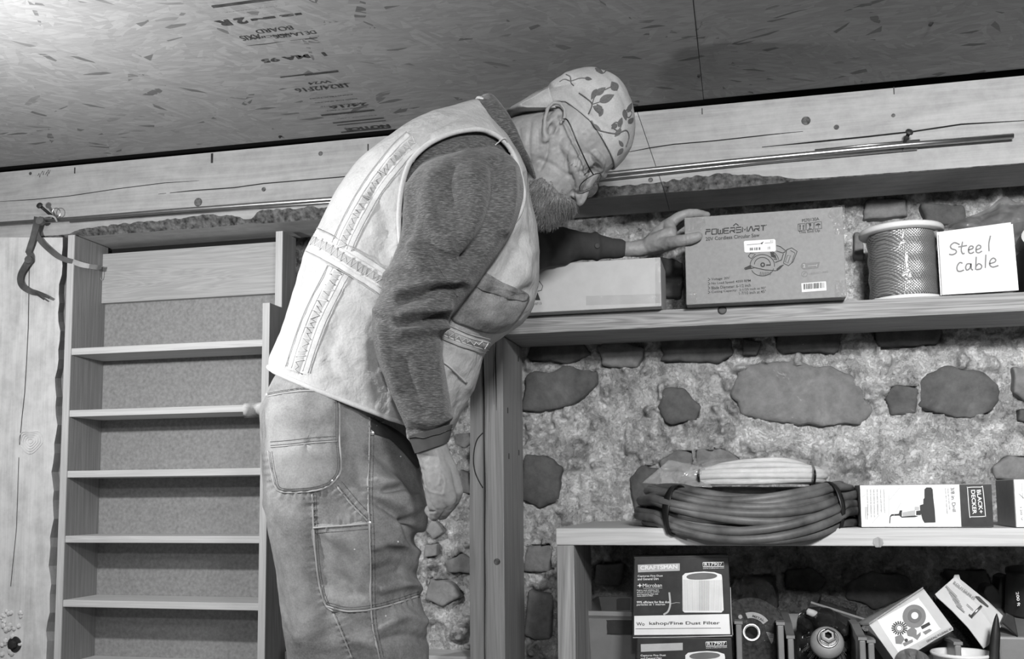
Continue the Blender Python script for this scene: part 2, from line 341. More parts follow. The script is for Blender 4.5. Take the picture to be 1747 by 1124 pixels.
b1 = beam('trim_1', -2.2, xsm, 0, 1); b2 = beam('trim_2', xsm, 1.4, 1, 0)
def crack(pts, w, o, name='crack', Y=YB-.0006, m='black'):  # flat ribbon; the shade inside the crack is put into its colour
    G = []
    for i, (u, v) in enumerate(pts):
        k = w*(.35 if i in (0, len(pts)-1) else 1); p = PY(u, v, Y); G.append([p+np.array([0, 0, k]), p-np.array([0, 0, k])])
    MB().grid(G).build(name, M[m], o)
crack([(-20, 345), (60, 340), (120, 334), (200, 322), (280, 312), (340, 308)], .0009, b1)
crack([(270, 331), (330, 325), (400, 320), (450, 313), (580, 302), (640, 296)], .0012, b1)
crack([(1068, 260), (1110, 252), (1150, 246), (1220, 240), (1310, 230), (1370, 224)], .001, b2); crack([(1300, 251), (1400, 241), (1480, 233), (1560, 224), (1640, 212), (1760, 205)], .0016, b2)
for (u, v, l, o) in ((128, 291, 5, b1), (362, 270, 8, b1), (1198, 190, 5, b2), (1525, 155, 6, b2), (628, 252, 6, b1)):
    crack([(u, v-l), (u, v), (u+1, v+l)], .0014, o, 'saw_mark') if 0 else MB().box(PY(u, v, YB)[0]-(.0022 if u == 362 else .0008), PY(u, v, YB)[0]+(.0022 if u == 362 else .0008), YB-.002, YB+.004, PY(u, v+l, YB)[2], PY(u, v-l, YB)[2]).build('nail_mark', M['rust'], o)
for (u, v, r, o) in ((338, 345, 8, b1), (450, 323, 4, b1), (1375, 206, 7, b2), (1427, 217, 4, b2), (1524, 197, 3, b2), (1110, 307, 4, b2), (52, 296, 3, b1), (547, 262, 4, b1)):
    p = PY(u, v, YB); r *= .0012; MB().lathe([(0, 0), (r*.5, .0004), (r, .0008), (r*1.05, 0)], p-np.array([0, .0004, 0]), (0, -1, 0), 14).build('knot', M['wane'], o)
crackmark = MB()
for k, (u, v) in enumerate(((64, 300), (70, 296), (77, 298), (80, 294))):
    p = PY(u, v, YB-.001); crackmark.tube([p, p+np.array([.004, 0, .006]), p+np.array([.006, 0, -.004]), p+np.array([.009, 0, .005])], .0005, 4)
crackmark.build('pencil_scribble', M['rust'], b1)
# knotted plank against the wall at the left
pk = thing('timber_plank', PY(40, 1124, 2.0)*np.array([1, 1, 0]), 'wide pale rough-sawn plank standing left of the empty bookcase', 'plank')
G = []
for i in range(60):
    v = 405+i*16; e = 105-25*(v-425)/700+2.2*sin(i*.7)+1.5*sin(i*1.9+1); a = PY(-230, v, 1.99); p = PY(e, v, 1.985); q = PY(e+8.5+.010*(v-425), v, 2.02)
    G.append([[a[0], 2.06, a[2]], a, p*.5+a*.5, p, q, [q[0], 2.06, q[2]]])
MB().grid(G).build('board', M['plank'], pk)
def pcrack(pts, w, nme):
    G = []
    for u, v in pts: p = PY(u, v, 1.9838); G.append([p-np.array([w, 0, 0]), p+np.array([w, 0, 0])])
    MB().grid(G).build(nme, M['rust'], pk)
pcrack([(50, 440), (49, 500), (48, 560), (45, 620), (42, 670), (37, 715), (33, 760)], .0008, 'crack'); pcrack([(32, 780), (28, 900), (18, 1000)], .0006, 'crack')
kn = MB()
p = PY(52, 752, 1.9845)
for k in range(5): kn.tube([p+np.array([cos(a)*(.006+.006*k)*1.1, 0, sin(a)*(.005+.005*k)*(1+.2*sin(3*a))]) for a in np.linspace(0, 2*pi, 28)], .0011, 5)
o = kn.build('knot', M['plank'], pk); o['kind'] = 'stuff'
p = PY(25, 1099, 1.985); MB().lathe([(0, .012), (.008, .011), (.010, .006), (.010, 0)], p, (0, -1, 0), 6).lathe([(0, .003), (.017, .003), (.018, 0)], p, (0, -1, 0), 20).build('bolt', M['rust'], pk)
bm_ = MB()
for k in range(26):
    u, v = random.uniform(2, 36), random.uniform(1042, 1124); p = PY(u, v, 1.985); r = random.uniform(.003, .008)
    bm_.lathe([(0, r*.7), (r*.7, r*.5), (r, 0)], p, (random.uniform(-.3, .3), -1, random.uniform(-.3, .3)), 7)
o = bm_.build('bark_flakes', M['plank'], pk); o['kind'] = 'stuff'
# ================================================================ flat print on faces
class Face:
    """a plane through p0 with normal n; places print at photographed spots of that plane"""
    def __init__(s, p0, n, eps=.0006): s.p0 = np.asarray(p0, float); s.n = np.asarray(n, float)/np.linalg.norm(n); s.eps = eps; s.j = 0
    def at(s, u, v, k=1.):
        r = ray(u, v); t = ((s.p0-EYE)@s.n)/(r@s.n); sg = -1 if r@s.n > 0 else 1
        return EYE+r*t+s.n*(s.eps*k+s.j*1.2e-6)*sg
    def text(s, mb, t, a, b, h, bold=0, up=None, space=1):
        s.j += 1; a = np.array(a, float); b = np.array(b, float); d = (b-a)/np.linalg.norm(b-a); n_ = np.array([d[1], -d[0]]) if up is None else np.array(up, float)
        o = s.at(*a); text_on(mb, t, o, s.at(*b)-o, s.at(*(a+n_*h))-o, 1, 1, bold, space)
    def line(s, mb, pts, w, closed=False, k=1.):
        s.j += 1; P = np.array(pts, float)
        if closed: P = np.vstack([P, P[:1]])
        T = np.gradient(P, axis=0); T /= np.linalg.norm(T, axis=1)[:, None]+1e-9; N_ = np.stack([T[:, 1], -T[:, 0]], 1)*w/2
        mb.grid([[s.at(*(p+n_), k), s.at(*(p-n_), k)] for p, n_ in zip(P, N_)])
    def poly(s, mb, pts, k=1.):
        s.j += 1; mb.add([s.at(*p, k) for p in pts], [tuple(range(len(pts)))])
    def rect(s, mb, u0, v0, u1, v1, sl=0, k=1.): s.poly(mb, [(u0, v0), (u1, v0+sl*(u1-u0)), (u1, v1+sl*(u1-u0)), (u0, v1)], k)
    def disc(s, mb, u, v, r, k=1., ry=None, n=28): s.poly(mb, [(u+r*cos(t), v+(ry or r)*sin(t)) for t in np.linspace(0, 2*pi, n, endpoint=False)], k)
def smooth(pts, n=8, closed=False):
    P = np.array(pts, float)
    Q = np.vstack([P[-1:], P, P[:2]]) if closed else np.vstack([2*P[:1]-P[1:2], P, 2*P[-1:]-P[-2:-1]])
    out = []
    for i in range(1, len(Q)-2):
        a, b, c, d = Q[i-1:i+3]
        for t in np.linspace(0, 1, n, endpoint=False): out.append(.5*((2*b)+(c-a)*t+(2*a-5*b+4*c-d)*t*t+(-a+3*b-3*c+d)*t**3))
    if not closed: out.append(Q[-2])
    return np.array(out)
M['card'] = plain('grey_cardboard', .29, .75, var=.08, sc=120, bmp=.05); M['white_card'] = plain('pale_cardboard', .52, .65, var=.06, sc=30, bmp=.05)
M['ink'] = plain('black_ink', .035, .6, bmp=0); M['greyink'] = plain('grey_ink', .2, .6, bmp=0); M['white'] = plain('white_paper', .78, .6, var=.04, bmp=0)
M['palegrey'] = plain('pale_grey_print', .45, .6, bmp=0); M['cardblack'] = plain('black_card', .03, .45, var=.4, sc=25, bmp=.05); M['dark'] = plain('dark_plastic', .03, .45, var=.3)
M['grey_plastic'] = plain('grey_plastic', .2, .4, spec=.5, var=.08, bmp=.05); M['midgrey'] = plain('mid_grey', .14, .6, bmp=0)
M['whiteplastic'] = plain('white_plastic', .75, .35, spec=.5, var=.03, bmp=0)
def clear(name, alpha, v, rough=.12, sc=30, st=.9):
    m, N, L, b = nm(name, rough); t = nd(N, 'ShaderNodeBsdfTransparent'); x = nd(N, 'ShaderNodeMixShader'); b.inputs['Base Color'].default_value = g(v); b.inputs['Specular IOR Level'].default_value = .9
    n = noise(N, L, coords(N, L), sc, 3, .5, .5); bump(N, L, b, n, st, .01)
    x.inputs[0].default_value = alpha; L.new(t.outputs[0], x.inputs[1]); L.new(b.outputs[0], x.inputs[2]); L.new(x.outputs[0], N['Material Output'].inputs[0]); return m
M['tape'] = clear('clear_tape', .14, .3, .12, 60); M['film'] = clear('clear_film', .38, .45, .12, 40); M['poly'] = clear('grey_polythene', .6, .22, .3, 22)
# ================================================================ bookcase
YF = 1.985
xl0, xl1 = PY(107, 700, YF)[0], PY(117.5, 700, YF)[0]; xr0 = PY(446, 711, YF)[0]; xr1 = xr0+.0158
r_ = ray(174, 700); YBk = r_[1]*xl1/r_[0]; r_ = ray(470.6, 450); YU = r_[1]*xr0/r_[0]
bc = thing('bookcase', (xl0, YF, 0), 'empty shallow oak bookcase with narrow shelves and jogged right side', 'bookcase')
ztop = ZB-.002
MB().box(xl0, xl1, YF+.001, YBk+.006, 0, ztop).build('side_panel', M['oakv'], bc, bevel=.001)
MB().box(xl0-.0004, xl1+.0004, YF-.001, YF+.002, 0, ztop).build('edge_band', M['oakedgev'], bc)
zj = PY(451, 517, YF)[2]
sp = MB().hexa([(xr0, YF+.001, 0), (xr1, YF+.001, 0), (xr1, YBk+.006, 0), (xr0, YBk+.006, 0)], [(xr0, YF+.001, zj), (xr1, YF+.001, zj), (xr1, YBk+.006, zj), (xr0, YBk+.006, zj)])
sp.box(xr0, xr1, YU, YBk+.006, zj, PY(471, 395, YU)[2]); sp.build('side_panel', M['oakdark'], bc)
eb = MB().box(xr0-.0004, xr1+.0004, YF-.001, YF+.002, 0, zj); eb.box(xr0-.0004, xr1+.0004, YU-.001, YU+.002, zj, PY(471, 395, YU)[2]); eb.build('edge_band', M['oakedgev'], bc)
MB().box(xl0, xr1, YBk, YBk+.006, 0, PY(178, 521, YBk)[2]+.004).build('back_panel', M['hardboard'], bc)
zv0, zv1 = PY(178, 517, YBk-.016)[2], PY(178, 433, YBk-.016)[2]
MB().box(xl1+.0005, xr0-.0005, YBk-.016, YBk-.001, zv0, zv1).build('top_rail', M['oak'], bc, bevel=.001)
MB().box(xl1, xr0, YBk+.02, YBk+.024, zv0-.03, ztop).build('gap_backing', M['black'], bc)  # black sheet puts the shade into the gaps around the top rail
for i, v in enumerate((594, 699.5, 803, 914, 1023.5, 1133)):
    z1 = PY(121, v, YF)[2]; MB().box(xl1+.0004, xr0-.0004, YF+.0015, YBk-.0005, z1-.0155, z1).build('shelf', M['oakedge'], bc, bevel=.0012)
kk = 0
for z1 in np.arange(PY(121, 1133, YF)[2]-.125, .02, -.125): MB().box(xl1+.0004, xr0-.0004, YF+.0015, YBk-.0005, z1-.0155, z1).build('shelf', M['oakedge'], bc)
# ================================================================ rods, nails and strap on the beam
def rod(name, pts, r, label, Y):
    P = [PY(u, v, Y) for u, v in pts]; o = thing(name, P[0], label, 'rod', 'steel rods lying along the beam'); MB().tube(P, r, 10).build('bar', M['steel'], o, True); return o
rod('steel_rod', [(-60, 386), (0, 382), (130, 373), (300, 359), (580, 338.5), (1045, 296), (1240, 276), (1540, 247.5), (1729, 232)], .0052, 'long shiny steel rod resting on two nails across the beam', YB-.016)
rod('steel_rod', [(120, 377.5), (580, 343.5), (1045, 303.5), (1300, 276), (1565, 252)], .004, 'shorter dull rod tucked just under the long shiny rod', YB-.007)
rod('steel_rod', [(1390, 257), (1480, 248), (1569, 240)], .003, 'short dark stub of rod above the long rod by the right-hand nail', YB-.008)
def nail(pts, Y0, Y1, label, r=.0036):
    n = len(pts); P = [PY(u, v, Y0+(Y1-Y0)*i/(n-1)) for i, (u, v) in enumerate(pts)]; o = thing('bent_nail', P[-1], label, 'nail', 'bent nails carrying the rods')
    MB().tube(P, r, 8).build('shank', M['rust'], o, True); d = P[0]-P[1]; d /= np.linalg.norm(d)
    MB().lathe([(0, .004), (.007, .003), (.0075, 0), (0, -.001)], P[0], d, 12).build('head', M['rust'], o, True)
nail([(68, 351), (80, 361), (92, 371), (101, 379)], YB-.06, YB+.01, 'dark bent nail holding the strap and rod at the beam beside plank')
nail([(1551, 226), (1545, 238), (1539, 256)], YB-.035, YB-.006, 'dark nail driven over the rods near their right-hand end')
M['strap'] = plain('webbing', .09, .8, var=.5, sc=22); M['strap2'] = plain('pale_webbing', .42, .8, var=.25, sc=25)
st = thing('webbing_strap', PY(75, 372, YB-.03), 'dirty webbing strap hung from the nail with two dangling ends', 'strap')
def ribbon(pts, w, Ys, th=.0012, nme='strap_end', m='strap', par=st, tw=None):
    P2 = smooth(pts, 6); n = len(P2); Y = np.interp(np.linspace(0, 1, n), np.linspace(0, 1, len(Ys)), Ys); P = np.array([PY(u, v, y) for (u, v), y in zip(P2, Y)])
    ww = np.interp(np.linspace(0, 1, n), np.linspace(0, 1, len(w)), w) if not np.isscalar(w) else np.full(n, w)
    T = np.gradient(P2, axis=0); T /= np.linalg.norm(T, axis=1)[:, None]; N_ = np.stack([T[:, 1], -T[:, 0]], 1)
    A = np.array([PY(*(p+n_*k/2), y) for p, n_, k, y in zip(P2, N_, ww, Y)]); B = np.array([PY(*(p-n_*k/2), y+.004) for p, n_, k, y in zip(P2, N_, ww, Y)])
    dy = np.array([0, th, 0]); return MB().grid(np.stack([A, B, B+dy, A+dy, A], 1)).build(nme, M[m], par)
ribbon([(64, 370), (61, 386), (57, 402), (52, 418), (47, 432)], [12, 11, 10, 10, 9], [YB-.04, YB-.03, YB-.03])
ribbon([(47, 428), (51, 436), (49, 444), (43, 454), (36, 466), (34, 478), (38, 488), (50, 496), (62, 499), (74, 503), (84, 508)], [8, 10, 12, 11, 10, 10, 10, 10, 8, 6, 4], [YB-.03, YB-.03, YB-.05])
ribbon([(52, 497), (62, 502), (75, 511)], [4, 3, 2], [YB-.04, YB-.05])
ribbon([(61, 388), (63, 400), (70, 412), (82, 424), (97, 436), (112, 443), (124, 446)], [8, 9, 9, 9, 9, 9, 8], [YB-.03, YB-.03, YB-.02])
ribbon([(124, 446), (138, 451), (152, 454), (166, 456), (173, 457)], [9, 9, 8, 8, 3], [YB-.02, YB+.0, YB+.06], m='strap2', nme='pale_strap_end')
MB().lathe([(0, .004), (.009, .003), (.010, -.003), (0, -.004)], PY(49, 443, YB-.033), (.2, -1, 0), 10).build('knot', M['strap'], st); MB().lathe([(0, .006), (.010, .004), (.009, -.006), (0, -.007)], PY(69, 377, YB-.045), (.1, -1, .2), 9).build('knot', M['strap'], st)
ribbon([(70, 371), (82, 368), (92, 370), (97, 378)], [3, 3, 3, 2], [YB-.045, YB-.04], m='strap2', nme='pale_loop')
ring_ = MB().tube([PY(96+7*cos(t), 363+8*sin(t), YB-.03) for t in np.linspace(0, 2*pi, 18)], .0009, 6); ring_.build('wire_loop', M['steel'], st)
MB().tube([PY(174+3*cos(t), 466+12*sin(t), YBk-.02) for t in np.linspace(0, 2*pi, 16)], .0008, 5).build('string_loop', M['strap2'], st)
# ================================================================ post, board and upper shelf
zs0 = PY(900, 569, YB)[2]; zs1 = zs0+.036
px0, px1 = PY(826.5, 760, YB)[0], PY(858, 760, YB)[0]
po = thing('timber_post', (px0, YB, 0), 'planed softwood post standing under the end of the upper shelf', 'post')
G = []
for z in np.linspace(0, zs0-.0006, 60):
    w = .001*sin(z*9)+.0006*sin(z*31); ch = .004+.003*max(0, sin(z*3.1+1))
    G.append([(px0+w, YB+.19, z), (px0+w, YB+.002, z), (px0+w+.004, YB, z), (px1-ch, YB, z), (px1, YB+ch, z), (px1, YB+.19, z)])
MB().grid(G, True).hexa([(px0, YB, zs0-.002), (px1, YB, zs0-.002), (px1, YB+.19, zs0-.002), (px0, YB+.19, zs0-.002)], [(px0, YB, zs0-.0006), (px1, YB, zs0-.0006), (px1, YB+.19, zs0-.0006), (px0, YB+.19, zs0-.0006)]).build('post_body', M['post'], po)
for (pts, w) in (([(846, 580), (845, 610), (846, 650), (847, 700)], .0012), ([(843, 590), (842, 640), (843, 690)], .0007), ([(835, 630), (835, 720)], .0005)):
    MB().grid([[PY(u, v, YB-.0006)-np.array([w*(.3 if i in (0, len(pts)-1) else 1), 0, 0]), PY(u, v, YB-.0006)+np.array([w*(.3 if i in (0, len(pts)-1) else 1), 0, 0])] for i, (u, v) in enumerate(pts)]).build('crack', M['black'], po)
p = PY(848, 958, YB-.0005); MB().lathe([(0, .0008), (.003, .0008), (.0035, .0002), (.0055, .0004), (.006, .001), (.0068, 0)], p, (0, -1, 0), 16).build('knot', M['wane'], po)
for u, v in ((866, 700), (885, 772), (868, 778), (884, 612)):
    q = PX(u, v, px1); MB().box(px1-.001, px1+.0006, q[1]-.002, q[1]+.002, q[2]-.006, q[2]+.006).build('nick', M['black'], po)
bd0, bd1 = PY(801, 860, YB)[0], PY(823, 860, YB)[0]
bo = thing('timber_board', (bd0, YB+.003, 0), 'narrow pale board upright against the left side of the post', 'board')
MB().grid([[(bd0+.0015*sin(z*7), YB+.16, z), (bd0+.0015*sin(z*7), YB+.004, z), (bd1-.002, YB+.003, z), (bd1, YB+.006, z), (bd1, YB+.16, z)] for z in np.linspace(0, zs0-.02, 40)], True).build('board_body', M['post'], bo)
MB().tube([PY(u, v, YB+.0025) for u, v in smooth([(824, 738), (814, 750), (809, 768), (808, 788), (811, 806), (818, 822), (824, 832)], 5)], .0012, 6).build('wane_line', M['rust'], bo)
sh = thing('wall_shelf', (px0, YB, zs0), 'long pine shelf above the man\'s hip carrying boxes and cable spool', 'shelf')
MB().box(px0-.002, 1.25, YB, YW-.012, zs0, zs1).build('shelf_board', M['shelf'], sh, bevel=.002)
p = PY(1232, 529, YB-.0006); MB().lathe([(0, .001), (.006, .001), (.008, .0006), (.009, 0)], p, (0, -1, 0), 14).build('knot', M['dark'], sh)
rl = thing('floor_rail', PY(760, 1119, 2.06)*np.array([1, 1, 1]), 'pale timber rail crossing low behind the man\'s knee', 'rail')
za = PY(760, 1119, 2.06)[2]; MB().box(xr1+.01, bd0-.003, 2.06, 2.15, za-.09, za).build('rail_board', M['lowshelf'], rl, bevel=.002)
for xx in (xr1+.012, bd0-.045): MB().box(xx, xx+.04, 2.065, 2.145, 0, za-.09).build('leg', M['lowshelf'], rl)
# ================================================================ things on the upper shelf
YX = 1.965
def carton(name, u0, u1, v0, uv, dep, label, m, cat='box', Y=YX, z0=None, group=None):
    x0, x1 = PY(*u0, Y)[0], PY(*u1, Y)[0]; z0 = z0 if z0 is not None else zs1+.0008; z1 = PY(*v0, Y)[2]
    o = thing(name, (x0, Y, z0), label, cat, group); MB().box(x0, x1, Y, Y+dep, z0, z1).build('carton', M[m], o, bevel=.0016); return o, (x0, x1, z0, z1)
wb, (x0, x1, z0, z1) = carton('cardboard_box', (850, 480), (1127.5, 480), (1110, 439.5), 0, .13, 'long pale carton lying under the man\'s outstretched forearm', 'white_card')
f = Face((0, YX, 0), (0, -1, 0)); k = MB()
f.line(k, [(919, 478), (926, 488), (924, 495), (917, 497)], 1.2); f.poly(k, [(913, 512), (917, 498), (922, 512)]); f.text(k, '018713', (908, 521), (924, 519.5), 4)
k.build('lettering', M['ink'], wb)
tp = MB(); f.rect(tp, 1000, 505, 1127, 521, -.03, 1.5); tp.build('clear_tape', M['tape'], wb); tp = MB(); f.rect(tp, 1118, 439, 1127, 521, -.03, 1.9); tp.build('clear_tape', M['tape'], wb)
sb, (x0, x1, z0, z1) = carton('cardboard_box', (1169, 440), (1441, 430), (1300, 362), 0, .16, 'mid grey carton with a circular saw drawing, gripped by the hand', 'card')
k = MB(); T = lambda s, a, b, h, **kw: f.text(k, s, a, b, h, **kw)
# block lettering of the big name, drawn stroke by stroke
def strokes(mb, fc, sts, a, b, h, w, up=(.03, -1)):
    a = np.array(a, float); d = np.array(b, float)-a; up = np.array(up)*h
    for st_ in sts: fc.line(mb, [a+d*x+up*y for x, y in st_], w)
L9 = {'P': [[(0, 0), (0, .62)], [(0, .62), (.9, .62), (.9, 1), (0, 1)]], 'O': [[(0, 0), (.95, 0), (.95, 1), (0, 1), (0, 0)]], 'W': [[(0, 1), (.0, .12), (.12, 0), (.5, 0)], [(.5, .75), (.5, 0), (.88, 0), (1, .12), (1, 1)]],
      'E': [[(1, 1), (0, 1), (0, 0), (1, 0)], [(0, .5), (.9, .5)]], 'R': [[(0, 0), (0, .5)], [(0, 1), (.95, 1), (.95, .45), (.1, .45)], [(.45, .45), (1, 0)]], 'S': [[(1, 1), (0, 1), (0, .52), (.95, .52), (.95, 0), (0, 0)]],
      'M': [[(0, 0), (0, 1), (.5, .35), (1, 1), (1, 0)]], 'A': [[(0, 0), (.45, 1), (.6, 1), (1, 0)]], 'T': [[(0, 1), (1, 1)], [(.5, 1), (.5, 0)]]}
def word(mb, fc, s, a, b, h, w, fill=.8):
    n = len(s); a = np.array(a, float); b = np.array(b, float)
    for i, c in enumerate(s): strokes(mb, fc, L9[c], a+(b-a)*i/n, a+(b-a)*(i+fill)/n, h, w)
word(k, f, 'POWERSMART', (1204, 400.5), (1308, 393), 8.6, 2.)
f.line(k, [(1251, 385.5), (1255.5, 381.5), (1260, 385)], 2); f.disc(k, 1307.5, 384, .8)
T('20V Cordless Circular Saw', (1204, 411), (1296, 404), 6.2, bold=.012)
T('PS70130A', (1368.5, 379.5), (1398, 376), 5.6, bold=.01); T('This End Up', (1363, 400), (1399, 396.5), 5.6, bold=.01)
for a in (1361.5, 1375.5, 1389.5): f.line(k, [(a, 382.5-(a-1361)*.11), (a+12, 381.3-(a-1361)*.11), (a+12.4, 392.8-(a-1361)*.11), (a+.4, 394-(a-1361)*.11)], 1, True)
for a in (1365, 1370.5): f.line(k, [(a, 392), (a, 384.5)], 1.6); f.poly(k, [(a-1.8, 386), (a, 383), (a+1.8, 386)])
f.poly(k, [(1379, 381.5), (1384, 381), (1384, 385), (1381.5, 387)]); f.line(k, [(1381.5, 386), (1381.5, 390)], 1); f.line(k, [(1379, 390.5), (1385, 390)], 1)
f.poly(k, [(1391, 385), (1393, 382), (1396, 380.8), (1399, 382), (1400, 384)]); f.line(k, [(1396, 382), (1396.3, 388.5)], .9)
for i, (s, e) in enumerate((('Voltage: 20V', 1245), ('No Load Speed: 4350 RPM', 1281), ('Blade Diameter: 6-1/2 inch', 1281), ('Cutting Capacity:  2-1/25 inch at 90°', 1307))):
    y = 479.5+i*7.2; T(s, (1214, y), (e, y-(e-1214)*.075), 5.2, bold=.008); f.line(k, [(1208, y-5), (1211.5, y-2.6), (1208, y-.2)], 1.1)
T('1-7/10 inch at 45°', (1261, 503), (1307, 499.5), 5.2, bold=.008)
k.build('lettering', M['ink'], sb)
# line drawing of the saw
k = MB(); q = lambda pts: [(1255+x/9.195, 400+y/9.195) for x, y in pts]
circ = lambda cx, cy, rx, ry, a0=0, a1=2*pi, n=22: [(cx+rx*cos(t), cy+ry*sin(t)) for t in np.linspace(a0, a1, n)]
for pts, w in ((circ(420, 480, 190, 165, pi*.92, pi*2.05), 1.1), (circ(420, 470, 125, 110, pi, pi*2), 1.2), (circ(420, 520, 175, 130, .1, pi*.9), 1.1), (circ(425, 475, 28, 28), 2.2), ([(140, 530), (230, 485), (300, 520), (150, 550), (140, 530)], 1.5), ([(300, 520), (460, 555), (630, 570), (750, 480)], 1.4),
               ([(200, 340), (235, 290), (310, 310), (245, 380), (200, 340)], 1.3), ([(640, 175), (700, 190), (790, 260)], 1.3), ([(640, 260), (740, 290), (780, 270)], 1.2), ([(620, 440), (720, 400), (750, 300)], 1.5), ([(800, 240), (880, 210), (965, 265), (900, 430), (830, 490), (750, 450), (790, 300), (800, 240)], 1.3), ([(810, 330), (860, 330), (820, 450), (780, 430), (810, 330)], .9),
               ([(860, 250), (930, 290), (880, 440)], 1.), ([(480, 480), (550, 480)], 2.2), ([(560, 300), (620, 330), (640, 400), (600, 380)], 2.), (circ(480, 400, 190, 150, pi*1.3, pi*2), 1.)):
    f.line(k, q(pts), w)
for i in range(7): f.line(k, q([(390+i*26, 585), (385+i*26, 640)]), .9)
f.poly(k, q([(640, 540), (700, 490), (760, 470), (700, 540), (650, 575)])); f.poly(k, q([(540, 270), (600, 290), (620, 370), (560, 350)])); f.poly(k, q([(150, 520), (240, 480), (250, 540), (160, 550)]))
k.build('saw_drawing', M['ink'], sb)
k = MB(); f.disc(k, 1372, 453.8, 5.8); f.poly(k, [(1375, 449), (1399, 446.8), (1396, 457.5), (1375, 459.2)]); f.line(k, circ(1372.5, 467.5, 5, 4.6), 1.1); f.line(k, [(1375, 465), (1371.5, 467), (1371, 470)], 1.4)
f.text(k, '1-800-521-0000', (1380, 469), (1413, 465), 3.6); k.build('grey_print', M['greyink'], sb)
k = MB(); f.text(k, '2', (1370, 456.8), (1374, 456.5), 6, .03); f.line(k, [(1378, 454), (1393, 452.6)], .9); f.line(k, [(1394, 450.5), (1393, 455)], .9); k.eps = 1
for i, vv in enumerate(k.v): k.v[i] = (vv[0], vv[1]-.0006, vv[2])
k.build('white_print', M['palegrey'], sb)
k = MB(); lb = [(1269, 412.5), (1271, 411), (1321, 408), (1323, 410), (1323.6, 427), (1322, 429), (1272, 431), (1270, 429.5)]; f.poly(k, lb, 1.4); k.build('sticker', M['white'], sb); k = MB(); f.poly(k, [(1367, 483.3), (1409, 480), (1410, 495.5), (1368, 498.5)], 1.4); k.build('sticker', M['white'], sb)
k = MB(); fb = Face((0, YX, 0), (0, -1, 0), .0014)
x = 1279.
while x < 1318: w = random.choice((.6, 1, 1.6)); fb.rect(k, x, 423-(x-1279)*.06, x+w, 427.5-(x-1279)*.06, -.06) if random.random() < .8 else None; x += w+random.choice((.8, 1, 2))
x = 1371.
while x < 1406: w = random.choice((.7, 1, 1.6, 2.2)); fb.rect(k, x, 484.6-(x-1371)*.08, x+w, 494-(x-1371)*.08, -.08); x += w+random.choice((.8, 1, 1.6))
fb.line(k, [(1274, 418), (1297, 416)], .6); fb.line(k, [(1305, 415), (1319, 414)], .6); fb.poly(k, [(1297, 415.5), (1303, 412), (1300, 417)]); fb.text(k, '20:15', (1314, 412.6), (1319, 412.2), 2)
k.build('barcode', M['ink'], sb)
for pl in ([(1168, 374), (1200, 370), (1205, 383), (1195, 393), (1168, 396)], [(1411, 368), (1420, 352), (1441, 350), (1441, 400), (1424, 400), (1421, 380)], [(1424, 478), (1442, 477.5), (1442, 507.5), (1424, 508)], [(1170, 497), (1189, 496.5), (1189, 518.5), (1170, 519)]):
    k = MB(); f.poly(k, pl, 1.2); k.build('clear_tape', M['tape'], sb)
# spool of steel cable
M['wire'] = None
def wire_mat():
    m, N, L, b = nm('wound_wire', .35, .75); w = nd(N, 'ShaderNodeTexWave', wave_type='BANDS', bands_direction='DIAGONAL'); w.inputs['Scale'].default_value = 95; w.inputs['Distortion'].default_value = 1.5; L.new(coords(N, L), w.inputs['Vector'])
    L.new(ramp(N, L, w.outputs[0], [(.2, .16), (.7, .5)]), b.inputs['Base Color']); bump(N, L, b, w.outputs[0], .5, .002); return m
M['wire'] = wire_mat(); sc_ = PY(1540, 440, 2.075); cx_ = sc_[0]; zb = zs1+.0005
sl = thing('cable_spool', (cx_, 2.075, zb), 'spool of fine steel wire between the saw carton and paper sign', 'spool')
hz = PY(1543, 376, 2.0)[2]-zb; tilt = np.array([-.012, -.01, 1.])
MB().lathe([(0, 0), (.072, 0), (.074, .002), (.074, .006), (.072, .008), (.06, .008)], (cx_, 2.075, zb), tilt, 48).build('lower_flange', M['whiteplastic'], sl, True)
MB().lathe([(.05, hz-.012), (.078, hz-.011), (.080, hz-.009), (.080, hz-.003), (.078, hz), (0, hz)], (cx_, 2.075, zb), tilt, 48).build('upper_flange', M['whiteplastic'], sl, True)
prof = [(.05, .007)]; nw = 46
for i in range(nw): z_ = .008+(hz-.02)*i/nw; prof += [(.0630+.0012*sin(i*.5), z_), (.0645+.0012*sin(i*.5), z_+.0012), (.0630+.0012*sin(i*.5), z_+.0024)]
MB().lathe(prof+[(.05, hz-.011)], (cx_, 2.075, zb), tilt, 64).build('wound_wire', M['wire'], sl, True)
G = [[(cx_+.0665*sin(a)-.012*h_/.16*0, 2.075-.0665*cos(a), zb+h_) for h_ in np.linspace(.012, hz-.015, 8)] for a in np.linspace(-1.45, 1.3, 30)]
MB().grid(G).build('clear_wrap', clear('spool_wrap', .12, .6, .1, 18), sl, True)
